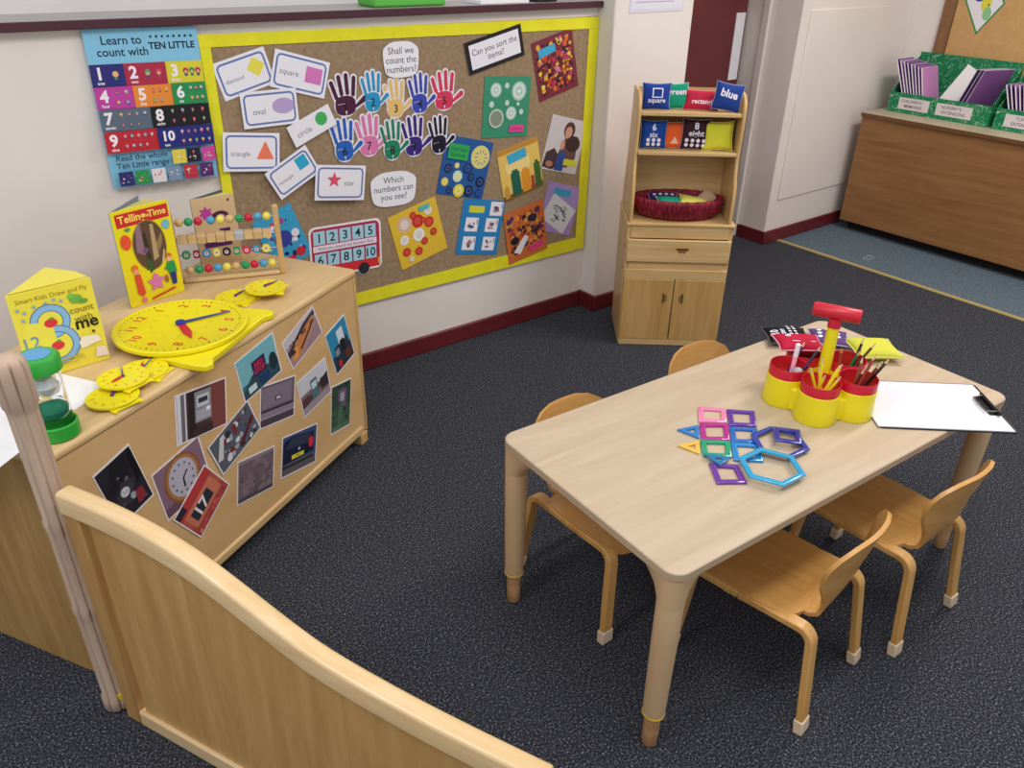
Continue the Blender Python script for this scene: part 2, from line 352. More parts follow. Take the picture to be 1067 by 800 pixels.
# speech labels
for txt, lab, cx, cz, w, h, a in (('Shall we\ncount the\nnumbers?', 'upper white speech label asking to count the numbers', 1.474, 1.132, .138, .112, -.02), ('Which\nnumbers can\nyou see?', 'lower white speech label asking which numbers can be seen', 1.418, .697, .186, .122, -.06)):
    n = 36; ol = [(w/2*math.copysign(abs(math.cos(t))**.55, math.cos(t))*(1+.03*math.sin(5*t)), h/2*math.copysign(abs(math.sin(t))**.55, math.sin(t))*(1+.03*math.cos(4*t))) for t in [2*PI*j/n for j in range(n)]]
    A = Art(w, h, '#eeecf2', outline=ol); A.T(txt, .5, .5, .036, '#34343c', fit=.86)
    A.done('speech_label', lab, 'label', None, on_wall(cx, cz, a+.02, .003))
def quad_art(q, col): 
    c, w, h, a = fit_quad(q); return Art(w, h, col), c, a
A, c, a = quad_art([(1.731, 1.169), (1.987, 1.225), (2.008, 1.114), (1.759, 1.062)], '#17151c')
A.R(.06, .12, .94, .88, '#eceaf2'); A.T('Can you sort the\nitems?', .5, .5, .042, '#303038', fit=.8)
A.done('sorting_sign', 'tilted white sign with black border reading Can you sort the items', 'sign', None, on_wall(c.x, c.y, a, .0035))
G1 = 'picture sheets on the notice board'
A, c, a = quad_art([(2.038, 1.154), (2.24, 1.198), (2.294, .983), (2.095, .938)], '#7a2a3a')
A.blobs(1, 230, ['#c83c2c', '#e0a828', '#3c1c2c', '#d86a30', '#b83860', '#402040', '#e8d040', '#c88098', '#601c28', '#a02838', '#28181c'], .03, .08); A.R(.12, .72, .54, .86, '#3ca8d0', .06)
A.done('picture_sheet', 'red, orange and purple mottled picture sheet in the top right of the board', 'picture', G1, on_wall(c.x, c.y, a, .001))
A, c, a = quad_art([(1.827, 1.054), (2.039, 1.036), (2.037, .809), (1.81, .835)], '#38906e')
for u, v, r in ((.25, .78, .12), (.75, .76, .16), (.48, .85, .05), (.17, .55, .055), (.5, .57, .05), (.6, .40, .115), (.74, .55, .035), (.82, .42, .05)):
    A.E(u, v, r, '#a8c8c0'); A.E(u, v, r*.8, '#d4e0dc'); A.E(u, v, r*.5, '#b0ccc4'); A.E(u, v, r*.2, '#e4ecea')
A.E(.28, .32, .16, '#c0ccc0'); A.E(.28, .32, .13, '#87907c'); A.R(.58, .08, .9, .2, '#e04898')
A.T('buttons', .74, .14, .02, '#902860', fit=.24)
A.done('picture_sheet', 'teal green picture sheet of pale round buttons with a pink tag', 'picture', G1, on_wall(c.x, c.y, a, .001))
A, c, a = quad_art([(2.162, .886), (2.356, .832), (2.302, .618), (2.108, .677)], '#cac4c8')
A.G([(.42, .45), (.5, .68), (.82, .70), (.88, .3), (.7, .1), (.4, .08), (.36, .3)], '#6a4a44'); A.G([(.02, .05), (.06, .32), (.25, .42), (.4, .3), (.42, .1), (.3, .02)], '#4a3438')
A.G([(.36, .02), (.38, .34), (.52, .4), (.62, .3), (.6, .02)], '#2c4c90'); A.E(.55, .78, .15, '#5a3428', .17); A.E(.54, .74, .095, '#c89484', .12); A.E(.72, .55, .2, '#3a2824', .16); A.E(.45, .5, .06, '#c89484', .1); A.E(.2, .12, .1, '#b07c68', .06)
A.R(.58, .14, .95, .26, '#d8d434', .0)
A.done('picture_sheet', 'photograph of a brown-haired person in blue holding dark objects with a yellow tag', 'picture', G1, on_wall(c.x, c.y, a, .001))
A, c, a = quad_art([(1.655, .863), (1.869, .807), (1.811, .597), (1.597, .65)], '#20589c')
for u, v, r, co in ((.78, .72, .2, '#e0d47c'), (.15, .45, .08, '#16203c'), (.13, .22, .075, '#d8c44c'), (.25, .08, .06, '#101c34'), (.32, .52, .05, '#d8d48c'), (.37, .34, .1, '#c8dcdc'), (.45, .1, .115, '#e4d044'), (.55, .5, .09, '#1c3470'), (.66, .36, .07, '#14244c'), (.87, .3, .09, '#141c30'), (.66, .12, .095, '#15203a'), (.88, .1, .07, '#1c3c80')):
    A.E(u, v, r, co); A.E(u, v, r*.62, '#e8e0a0' if r > .15 else '#3c5c9c' if co[1] == '1' else '#f0e890'); A.E(u, v, r*.3, co)
for k in range(10):
    x, y = A.xy(.78, .72); t = k*.63; A.P([(x+.012*math.cos(t), y+.012*math.sin(t)), (x+.028*math.cos(t), y+.028*math.sin(t)), (x+.028*math.cos(t+.14), y+.028*math.sin(t+.14))], '#3c3830')
A.R(.08, .62, .5, .88, '#2ca858'); A.T('Sort the\nbuttons', .29, .75, .022, '#14582c', fit=.36)
A.done('picture_sheet', 'blue picture sheet of yellow and dark buttons with a green tag', 'picture', G1, on_wall(c.x, c.y, a, .001))
A, c, a = quad_art([(1.876, .772), (2.084, .802), (2.129, .601), (1.929, .565)], '#e2c060')
A.G([(0, .0), (1, 0), (1, .12), (0, .1)], '#7a5a28'); A.E(.45, .62, .3, '#ecd488', .26); A.R(0, .9, 1, 1, '#c08a38')
for u0, u1, v1, co in ((.24, .46, .5, '#1c604c'), (.49, .7, .46, '#e09428'), (.72, .8, .3, '#b04030'), (.82, .97, .52, '#3c6830'), (.05, .16, .26, '#c8963c')):
    A.R(u0, .04, u1, v1, co); A.R(u0+.04, v1, u1-.04, v1+.05, co)
A.R(.22, .7, .68, .88, '#38a8cc', .05)
A.done('picture_sheet', 'golden yellow picture sheet of green and orange bottles with a blue tag', 'picture', G1, on_wall(c.x, c.y, a, .001))
A, c, a = quad_art([(1.382, .596), (1.592, .638), (1.646, .428), (1.439, .38)], '#e4bc34')
for u, v, r, co in ((.28, .76, .15, '#dcb490'), (.48, .9, .07, '#c83428'), (.55, .72, .12, '#c42c24'), (.80, .82, .08, '#ece4dc'), (.2, .5, .09, '#f0e8e4'), (.5, .48, .12, '#f0ece8'), (.76, .62, .1, '#c83428'), (.66, .7, .05, '#c42c24'), (.18, .28, .08, '#c42c24'), (.42, .2, .08, '#c83428'), (.58, .33, .07, '#c42c24'), (.8, .42, .07, '#b82c24'), (.24, .12, .06, '#e8c8a0')):
    if v > .85: v = .85
    A.E(u, v, r, co); A.E(u, v, r*.6, '#d8503c' if co[1] in 'cb' else '#e0d8d0')
A.R(.62, .86, .84, .95, '#58b8b8')
A.done('picture_sheet', 'yellow picture sheet of red and white counters below the speech labels', 'picture', G1, on_wall(c.x, c.y, a, .001))
A, c, a = quad_art([(1.723, .611), (1.935, .57), (1.88, .35), (1.685, .394)], '#2480bc')
A.R(.16, .76, .52, .88, '#d8d43c'); k = 0
for u, v in ((.66, .72), (.12, .42), (.6, .42), (.12, .08), (.6, .08)):
    A.R(u, v, u+.3, v+.25, '#ece8ee'); k += 1; A.blobs(40+k, 7, ['#5c6478', '#8c94a4', '#b8606c', '#404860'], .02, .06, (u+.04, v+.03, u+.24, v+.22)); A.R(u+.26, v+.14, u+.28, v+.22, '#2c4c90')
A.done('picture_sheet', 'bright blue sheet with five small white picture squares', 'picture', G1, on_wall(c.x, c.y, a, .001))
A, c, a = quad_art([(2.16, .613), (2.349, .558), (2.286, .35), (2.097, .419)], '#a68cc4')
A.R(.2, .76, .7, .9, '#3c9cc8'); A.R(.1, .12, .9, .68, '#d4d4d8', -.35)
rn = random.Random(5)
for k in range(26): u, v = rn.uniform(.25, .68), rn.uniform(.24, .55); A.R(u, v, u+rn.uniform(.05, .16), v+.02, rn.choice(['#303038', '#707078', '#a0a0a8', '#48484c']), -.35)
A.done('picture_sheet', 'lavender sheet carrying a tilted grey photograph in the bottom right of the board', 'picture', G1, on_wall(c.x, c.y, a, .001))
A, c, a = quad_art([(1.913, .508), (2.123, .55), (2.163, .313), (1.956, .3)], '#cc6c34')
A.blobs(7, 90, ['#e08c40', '#a83c28', '#2c1c2c', '#4c3458', '#d8a040', '#7c4028', '#181420', '#c8502c'], .03, .09, (0, .1, 1, .95)); A.G([(.15, .2), (.45, .46), (.55, .4), (.3, .12)], '#e4e4e8'); A.R(.55, .1, .9, .22, '#e0407c', .15); A.E(.68, .74, .12, '#2c2440', .08); A.E(.2, .42, .11, '#181420', .08)
A.done('picture_sheet', 'orange picture sheet of scattered dark keys overlapping the yellow border', 'picture', G1, on_wall(c.x, c.y, a, .0035))
A, c, a = quad_art([(.885, .664), (1.021, .714), (1.081, .524), (.943, .472)], '#38a0cc')
A.blobs(9, 45, ['#c8386c', '#2c3484', '#e8e4ec', '#d02c38', '#7a3c90', '#50b4dc', '#1c2858'], .03, .1); A.E(.5, .5, .22, '#34409c', .2); A.E(.82, .5, .1, '#e4e0ec'); A.E(.62, .8, .07, '#a83c80'); A.E(.75, .15, .12, '#c82c38')
A.done('picture_sheet', 'light blue picture sheet with blue and pink toys, behind the bead frame', 'picture', G1, on_wall(c.x, c.y, a, .001))
# number bus
bw, bh = .275, .18
ol = rrect(bw+.008, bh+.008, .022, 5)
bus = Art(bw, bh, '#eeeaf0', outline=ol)
prism(bus.bm, circ(-.04+.105, -bh/2+.004, .026, 20), .0001, .0011, bus.mi('#eeeaf0'))
bus.P(rrect(bw-.006, bh-.006, .02, 4), '#cc2438'); bus.R(.02, .02, .98, .2, '#d82c34'); bus.P(rrect(bw-.018, bh*.74, .016, 4, 0, .018), '#a83058')
for r_ in range(2):
    for k in range(5):
        u0 = .045+k*.182; v0 = .68-.45*r_+.0
        bus.R(u0, v0-.02, u0+.16, v0+.25, '#a8d4e4'); bus.T(str(1+k+5*r_), u0+.08, v0+.115, .045, '#14303c', bold=.015)
bus.R(.03, .52, .94, .645, '#eedce8'); bus.T('Welcome aboard the Number Bus!', .49, .583, .02, '#584858', fit=.8)
bus.P(circ(.065, -bh/2+.004, .0225, 20), '#2a2a2c'); bus.R(.95, .08, .985, .2, '#e0a838')
bus.done('number_bus', 'red paper bus cut-out with windows numbered one to ten, low on the board', 'bus cut-out', None, on_wall(1.212, .513, -.035, .0015))
# poster
c, w, h, a = fit_quad([(.498, 1.268), (.799, 1.263), (.801, .831), (.494, .845)])
A = Art(w, h, '#84c4e4')
A.T('Learn to\ncount with', .31, .895, .040, '#16233c', .0, .014, fit=.44); A.T('TEN LITTLE', .75, .89, .06, '#101828', 0, .03, fit=.42)
for k in range(8): A.E(.57+k*.052, .945, .011, '#101828')
rows = [(.652, .79, [(0, .29, '#2c2a78', '1', 'one', 1), (.29, .66, '#b02848', '2', 'two', 2), (.66, 1, '#dcd034', '3', 'three', 3)]),
        (.514, .652, [(0, .33, '#c040a0', '4', 'four', 4), (.33, .68, '#ec8c34', '5', 'five', 5), (.68, 1, '#249050', '6', 'six', 6)]),
        (.376, .514, [(0, .45, '#5c6c7c', '7', 'seven', 7), (.45, 1, '#18141c', '8', 'eight', 8)]),
        (.238, .376, [(0, .47, '#c02434', '9', 'nine', 9), (.47, 1, '#242878', '10', 'ten', 10)])]
rn = random.Random(3)
for v0, v1, cs in rows:
    for u0, u1, co, d, wd_, n in cs:
        A.R(u0, v0, u1, v1, co); A.T(d, u0+.075+(.03 if n == 10 else 0), v0+.082, .044 if n < 10 else .038, '#f4eef4', 0, .035); A.T(wd_, u0+.075, v0+.022, .012, '#f4eef4', 0, .02)
        x0 = u0+.15+(.05 if n == 10 else 0); cols_ = n if n <= 3 else (n+1)//2; nr = 1 if n <= 3 else 2
        for k in range(n):
            uu = x0+(u1-x0-.02)*((k % cols_)+.5)/cols_; vv = v0+(v1-v0)*(.5 if nr == 1 else (.74 if k < cols_ else .28)); r_ = .026 if n <= 3 else .014
            pc = rn.choice(['#e88c94', '#e8b870', '#54a868', '#c8c0d0', '#8c4c7c', '#d85060', '#58b0c8']) if n != 3 else rn.choice(['#c03048', '#289858'])
            A.E(uu, vv-r_*.7, r_*.6, rn.choice(['#7c5c3c', '#4c8c60', '#b8487c', '#3c4c8c'])); A.E(uu, vv+r_*.3, r_, pc); A.E(uu, vv, r_*.5, '#e8b090')
A.T('Read the whole\nTen Little range', .29, .175, .026, '#16304c', .0, .015, fit=.48)
for u, v, co in ((.57, .13, '#e4d04c'), (.71, .13, '#201828'), (.855, .13, '#d0449c'), (.05, .02, '#2c2c70'), (.20, .02, '#2c9450'), (.35, .02, '#e4dcdc'), (.50, .02, '#8094b0'), (.655, .02, '#c03044'), (.81, .02, '#54286c')):
    A.R(u, v, u+.13, v+.095, co); A.blobs(int(u*100), 8, ['#f0c0b0', '#e4e0ec', '#d8485c', '#58b068'], .007, .012, (u+.01, v+.015, u+.115, v+.085))
A.done('counting_poster', 'pale blue counting poster of coloured number blocks on the wall left of the board', 'poster', None, on_wall(c.x, c.y, a, .0028))
A = Art(.31, .2, '#d8d4e4'); A.R(.03, .06, .97, 1, '#e2dfea')
for k in range(6): A.R(.1, .18+k*.12, .1+.7-(k % 3)*.12, .2+k*.12, '#b4acd0')
A.done('paper_notice', 'white and lilac paper notice high on the pier beside the maroon door', 'notice', None, Matrix.Translation((2.618, 2.4495, 1.349)) @ Matrix.Rotation(PI/2, 4, 'X'))

# things lying on the sill above the board
bm = B(); box(bm, -.14, .14, -.06, .06, 0, .035); box(bm, -.12, .10, -.05, .05, .0352, .05)
o = link('folded_cloth', bm, M('#5cb848', .6), bevel=.012); o.location = (1.54, 2.62, 1.2915); tag(o, 'bright green folded cloth on the sill above the board', 'cloth')
bm = B(); box(bm, -.11, .11, -.05, .05, 0, .012)
o = link('paper_pad', bm, WHT, bevel=.001); o.location = (1.93, 2.60, 1.2915); tag(o, 'white paper pad on the sill above the board', 'paper pad')
bm = B(); box(bm, -.05, .05, -.05, .05, 0, .03)
o = link('small_box', bm, M('#2c282c', .5), bevel=.006); o.location = (2.13, 2.60, 1.2915); tag(o, 'small black box on the sill beside the white paper pad', 'box')

# ---------------------------------------------------------------- storage unit with photographs
L, D, H = 1.10, .46, .615
un = empty('storage_unit', (.066, 1.54, 0), R(30), 'long low birch storage unit standing at an angle to the wall', 'storage unit')
bm = B(); prism(bm, rrect(L+.012, D+.01, .012, 4, L/2, D/2), H-.024, H); link('top', bm, birch, un, bevel=.009, seg=3)
link('front_panel', box(B(), .012, L-.012, 0, .016, .05, H-.0245), tex('front_board', ['#c9a26c', '#d2ad79', '#dab684'], (1, 1, 4), 2, 4, .5, .01, .3), un, bevel=.001)
link('bottom_rail', box(B(), .03, L-.03, -.006, .02, .045, .075), birch, un, bevel=.006)
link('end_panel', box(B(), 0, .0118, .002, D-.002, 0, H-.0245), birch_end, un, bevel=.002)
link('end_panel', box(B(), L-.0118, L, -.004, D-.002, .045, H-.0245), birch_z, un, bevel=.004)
link('back_panel', box(B(), .013, L-.013, D-.016, D-.004, .05, H-.0245), birch, un)
for x in (L-.045,): link('foot', box(B(), x, x+.042, -.004, .05, 0, .0445), birch_z, un, bevel=.006)
link('foot', box(B(), L-.045, L-.003, D-.06, D-.004, 0, .0445), birch_z, un, bevel=.006)
G2 = 'photographs stuck on the front of the storage unit'
def photo(q, base, label, paint, off=0):
    c, w, h, a = fit_quad(q); A = Art(w, h, '#e8e4e8', .0006); A.R(.025, .03, .975, .97, base); paint(A)
    A.done('photograph', label, 'photograph', G2, on_unit(c.x, c.y, a, off))
def p_dash(A):
    A.G([(.03, .5), (.4, .95), (.97, .95), (.97, .7), (.5, .55)], '#181820'); A.G([(.1, .3), (.45, .6), (.8, .5), (.5, .2)], '#34343e'); A.E(.45, .42, .12, '#c0c0cc'); A.E(.45, .42, .08, '#e0e0ea'); A.T('50', .45, .42, .014, '#303040')
    A.G([(.6, .1), (.85, .1), (.85, .3), (.66, .32)], '#8c2c38'); A.E(.58, .28, .07, '#a0a8b4', .09); A.blobs(2, 14, ['#505060', '#24242c', '#606874'], .02, .06, (.05, .05, .95, .8)); A.G([(.8, .4), (.97, .5), (.97, .95), (.86, .9)], '#0c0c10')
photo([(.09, .512), (.19, .536), (.224, .373), (.118, .356)], '#22222c', 'photograph of a black car dashboard dial, leftmost on the storage unit', p_dash)
def p_clock(A):
    A.G([(.03, .03), (.97, .03), (.97, .3), (.03, .2)], '#6c4c5c'); A.E(.5, .52, .37, '#8c5a34', .42); A.E(.5, .52, .33, '#a87848', .38); A.E(.5, .52, .28, '#b8b4c4', .33)
    x, y = A.xy(.5, .52)
    for k in range(12): t = k*PI/6; A.P(circ(x+.033*math.cos(t), y+.038*math.sin(t), .003, 6), '#383840')
    A.P([(x-.001, y), (x+.016, y+.014), (x+.018, y+.011), (x+.002, y-.003)], '#18181c'); A.P([(x-.002, y), (x-.004, y-.026), (x, y-.026), (x+.002, y)], '#18181c')
photo([(.225, .428), (.369, .438), (.413, .289), (.241, .296)], '#87687c', 'photograph of a round wall clock with a wooden rim', p_clock)
def p_17(A):
    A.R(.03, .03, .97, .35, '#a84844'); A.R(.03, .7, .97, .97, '#b83c40'); A.R(.1, .25, .9, .72, '#c8785c'); A.R(.2, .33, .72, .62, '#28303c'); A.T('17', .46, .475, .05, '#e8e4e8', 0, .02); A.R(.03, .8, .25, .97, '#2c2830'); A.blobs(5, 12, ['#c85c4c', '#983034', '#d88870'], .03, .07, (.05, .03, .95, .25))
photo([(.250, .277), (.388, .357), (.445, .253), (.33, .168)], '#b45c4c', 'photograph of a house number 17 plate on a red front', p_17, .0012)
def p_meter(A):
    A.R(.03, .03, .2, .97, '#d8d4e0'); A.R(.1, .03, .17, .97, '#6c6874'); A.R(.24, .03, .4, .97, '#2c2024'); A.R(.66, .03, .97, .97, '#7c4440'); A.R(.36, .3, .68, .92, '#8c8c94'); A.R(.4, .6, .64, .84, '#c0c4cc'); A.R(.43, .68, .61, .78, '#303440'); A.R(.38, .34, .66, .54, '#a8a8b0'); A.R(.58, .48, .66, .56, '#f0f0f4'); A.R(.3, .03, .7, .2, '#3c2c2c')
photo([(.339, .574), (.505, .541), (.481, .42), (.313, .449)], '#4c3434', 'photograph of a grey electricity meter on a red-brown wall', p_meter)
def p_pipes(A):
    A.G([(.03, .6), (.97, .97), (.97, .6), (.03, .2)], '#5c5c68'); A.blobs(11, 40, ['#1c2028', '#3c4450', '#7c2c34', '#a8acb4', '#505868', '#d8dce0', '#28343c'], .03, .09, (.15, .03, .97, .95)); A.G([(.03, .4), (.25, .9), (.35, .9), (.14, .35)], '#ccd0d4'); A.G([(.5, .2), (.95, .6), (.95, .5), (.55, .12)], '#601c24')
photo([(.399, .395), (.57, .444), (.588, .348), (.438, .282)], '#586068', 'photograph of dark pipework and a machine, between meter and wall photographs', p_pipes, .0018)
def p_sign(A):
    A.R(.03, .03, .97, .35, '#3c6c7c'); A.G([(.03, .2), (.3, .45), (.97, .4), (.97, .03), (.03, .03)], '#2c4c58'); A.R(.34, .35, .68, .72, '#38244c'); A.T('RED\nSTOP', .51, .53, .024, '#d02848', 0, .03, fit=.28); A.R(.45, .1, .7, .3, '#1c3c68'); A.E(.85, .4, .1, '#1c3038', .16); A.R(.15, .1, .35, .25, '#c8dce0')
photo([(.54, .559), (.699, .584), (.711, .457), (.554, .438)], '#74b4c0', 'photograph of a dark sign with red lettering against turquoise sky', p_sign)
def p_white(A):
    A.R(.03, .4, .97, .97, '#665868'); A.R(.03, .03, .97, .2, '#4c404c'); A.R(.05, .44, .9, .92, '#807484'); A.R(.42, .56, .6, .66, '#1c1820'); A.R(.45, .58, .57, .64, '#c8c4cc'); A.R(.03, .36, .97, .4, '#2c242c'); A.R(.03, .2, .97, .23, '#a898a8')
photo([(.62, .456), (.766, .415), (.739, .301), (.59, .333)], '#8c7c8c', 'photograph of a grey-mauve panel with a small dark slot', p_white)
def p_train(A):
    A.R(.03, .7, .97, .97, '#c4bcc4'); A.G([(.03, .55), (.6, .85), (.97, .9), (.97, .75), (.03, .35)], '#3c343c'); A.G([(.03, .2), (.3, .62), (.9, .8), (.9, .55), (.3, .12)], '#c88048'); A.G([(.08, .2), (.2, .5), (.32, .45), (.25, .15)], '#e0944c'); A.R(.12, .35, .22, .46, '#302c38'); A.G([(.3, .05), (.97, .5), (.97, .03)], '#9c8088'); A.G([(.35, .3), (.9, .68), (.9, .62), (.38, .24)], '#2c2834'); A.blobs(3, 10, ['#28242c', '#5c5460'], .02, .05, (.1, .55, .9, .75))
photo([(.727, .539), (.878, .579), (.911, .496), (.759, .428)], '#a08c94', 'photograph of an orange train at a platform, high on the unit', p_train)
def p_pump(A):
    A.R(.03, .55, .97, .97, '#c8ccd4'); A.G([(.03, .3), (.97, .65), (.97, .5), (.03, .15)], '#4c4448'); A.R(.03, .03, .97, .22, '#9c9098'); A.R(.38, .25, .6, .75, '#5c6870'); A.R(.41, .5, .57, .68, '#b8d8dc'); A.R(.4, .3, .58, .42, '#3c7c84'); A.R(.7, .3, .95, .6, '#382830'); A.R(.05, .3, .3, .45, '#5c3438')
photo([(.77, .391), (.908, .406), (.926, .283), (.777, .264)], '#806c70', 'photograph of a fuel pump on a forecourt', p_pump)
def p_blue(A):
    A.R(.03, .03, .97, .4, '#20405c'); A.G([(.1, .03), (.2, .55), (.85, .6), (.97, .03)], '#28303c'); A.R(.45, .55, .75, .85, '#d0dce4'); A.R(.5, .3, .7, .6, '#181c24'); A.E(.3, .15, .08, '#c02c38', .12); A.R(.6, .1, .9, .3, '#5c3430'); A.R(.2, .35, .4, .5, '#7c8c98')
photo([(.92, .474), (1.029, .497), (1.06, .35), (.96, .313)], '#2c88b0', 'photograph with bright blue sky over dark signs, nearest the unit right corner', p_blue)
def p_green(A):
    A.R(.03, .5, .97, .97, '#34483c'); A.R(.35, .5, .75, .85, '#70587c'); A.R(.45, .6, .65, .78, '#a8a0b0'); A.R(.35, .1, .55, .5, '#507058'); A.R(.03, .03, .97, .12, '#5c7460'); A.blobs(8, 18, ['#284030', '#486850', '#203028'], .04, .1, (.03, .1, .97, .97))
photo([(.928, .298), (1.032, .274), (1.004, .119), (.892, .136)], '#3c5c44', 'dark green photograph at the lower right of the unit', p_green)
def p_wall(A):
    A.blobs(4, 50, ['#6c5c64', '#7c6c74', '#847078', '#60545c'], .04, .12); A.R(.03, .03, .97, .12, '#504850'); A.R(.03, .9, .97, .97, '#8c8088'); A.E(.12, .5, .02, '#2c282c'); A.E(.85, .5, .02, '#2c282c')
photo([(.493, .292), (.639, .259), (.611, .133), (.461, .173)], '#706068', 'plain grey-mauve photograph of a rough square cover, low in the middle', p_wall)
def p_car(A):
    A.R(.03, .03, .97, .3, '#5c5860'); A.G([(.05, .3), (.05, .85), (.25, .92), (.9, .85), (.9, .35)], '#141c38'); A.G([(.1, .65), (.25, .88), (.8, .84), (.75, .62)], '#303850'); A.R(.28, .36, .62, .46, '#e0d838'); A.T('YHLP', .45, .41, .009, '#181818', 0, .02); A.E(.82, .6, .07, '#d8303c', .1); A.E(.48, .56, .03, '#b0b4c0'); A.R(.03, .2, .9, .26, '#2c2c34')
photo([(.674, .264), (.838, .214), (.808, .097), (.644, .136)], '#3c4c78', 'photograph of a dark blue car rear with yellow number plate', p_car)

# ---------------------------------------------------------------- things on the unit
TOP = H+.0006
# big teaching clock
def make_clock(Rr, big, name='toy_clock'):
    t = empty(name)
    s = Rr/.162; st = .80 if not big else 1; hb = .010*s if big else .006
    bm = B(); w = .168*s*(1 if big else .62)
    prism(bm, [(-w*.9, -.02*s), (-w*1.0, -.14*s), (-w*.98, -.168*s), (-w*.86, -.176*s), (-w*.72, -.160*s), (w*.72, -.160*s), (w*.86, -.176*s), (w*.98, -.168*s), (w*1.0, -.14*s), (w*.9, -.02*s)], 0, .016*s if big else .0045)
    link('stand', bm, YEL, t, bevel=.003*s if big else .001)
    z0 = .0162*s if big else .0046; z1 = z0+(.012*s if big else .006)
    lathe_p = [(Rr*.97, z0), (Rr, z0+(z1-z0)*.4), (Rr, z1), (Rr*.97, z1+.002*s), (Rr*.955, z1+.0005)]
    bm = B(); lathe(bm, lathe_p, 56); link('clock_dial', bm, YEL, t)
    A = Art(2*Rr, 2*Rr, None, 0, step=.0001); A.t = z1+.0006
    for k in range(60):
        a = PI/2-2*PI*k/60; r1 = Rr*.90; r0_ = Rr*(.85 if k % 5 == 0 else .87); wd_ = .0012*s*(1.6 if k % 5 == 0 else 1)
        if not big and k % 5: continue
        nx, ny = -math.sin(a)*wd_, math.cos(a)*wd_
        A.P([(r0_*math.cos(a)+nx, r0_*math.sin(a)+ny), (r0_*math.cos(a)-nx, r0_*math.sin(a)-ny), (r1*math.cos(a)-nx, r1*math.sin(a)-ny), (r1*math.cos(a)+nx, r1*math.sin(a)+ny)], '#4a4020' if not big else '#302c18', z=A.t)
    for k in range(1, 13):
        a = PI/2-2*PI*k/12; A.T(str(k), .5+.36*math.cos(a), .5+.36*math.sin(a), .034*s if big else .018*s*1.6, '#cc3c24', 0, .02, z=A.t+.0001)
        if big: A.T(str(k+12), .5+.22*math.cos(a), .5+.22*math.sin(a), .013*s, '#c8b020', 0, .0, z=A.t+.0001)
    A.done('dial_print', parent=t)
    return t, z1
def hands_(t, Rr, z1, ha, ma):
    for nm, a, ln, m, zz, w in (('hour_hand', ha, .62, RED, .0022, .05), ('minute_hand', ma, .78, M('#22389c', .35), .0046, .035)):
        a = PI/2-a; bm = B(); d = Vector((math.cos(a), math.sin(a))); n = Vector((-d.y, d.x)); z0 = z1+zz
        P = [d*-.04*Rr+n*w*Rr, d*-.04*Rr-n*w*Rr, d*ln*Rr*.6-n*w*Rr*1.3, d*ln*Rr, d*ln*Rr*.6+n*w*Rr*(1.3 if nm[0] == 'h' else .5)]
        if nm[0] == 'm': P = [d*-.04*Rr+n*w*Rr, d*-.04*Rr-n*w*Rr, d*ln*Rr-n*.012*Rr, d*ln*Rr+n*.012*Rr]
        prism(bm, [tuple(p) for p in P], z0, z0+.002); link(nm, bm, m, t)
    bm = B(); lathe(bm, [(.075*Rr, z1+.0014), (.075*Rr, z1+.009*Rr/.16), (.05*Rr, z1+.011*Rr/.16)], 16); link('centre_knob', bm, M('#22389c', .35), t)
ang12 = R(129.4)-PI/2
def cang(t, a12):  # world direction angle -> clock hand angle (clockwise from 12)
    return -(t-(a12+PI/2))
t, z1 = make_clock(.160, True)
t.location = (.457, 1.930, TOP); t.rotation_euler.z = ang12
tag(t, 'large round yellow toy teaching clock with red numbers lying on the storage unit', 'toy clock')
A_ = math.atan2(1.848-1.967, .443-.457); B_ = math.atan2(1.932-1.967, .578-.457)
hands_(t, .160, z1, cang(math.atan2(-.10, -.005), ang12), cang(math.atan2(-.003, .13), ang12))
small = [((.233, 1.690), .0, 25, (.7, 1.2), 'small yellow toy clock lowest of the left stack, at the unit front edge'),
         ((.270, 1.738), .0135, 30, (4.6, 6.9), 'small yellow toy clock resting on another, dark minute hand pointing left'),
         ((.320, 1.775), .0, 50, (1.0, 1.5), 'small yellow toy clock nearest the big clock in the left stack'),
         ((.645, 2.065), .0, 40, (1.5, 1.7), 'small yellow toy clock in front of the bead frame, left of its pair'),
         ((.725, 2.050), .0150, 60, (2.2, 2.3), 'small yellow toy clock resting against its pair at the right of the big clock')]
for (x, y), dz, rz, hh, lab in small:
    t, z1 = make_clock(.054, False, 'small_toy_clock'); t.location = (x, y, TOP+dz); t.rotation_euler.z = R(rz)+ang12-R(45)
    tag(t, lab, 'toy clock', 'small yellow toy clocks on the storage unit'); hands_(t, .054, z1, hh[0], hh[1])
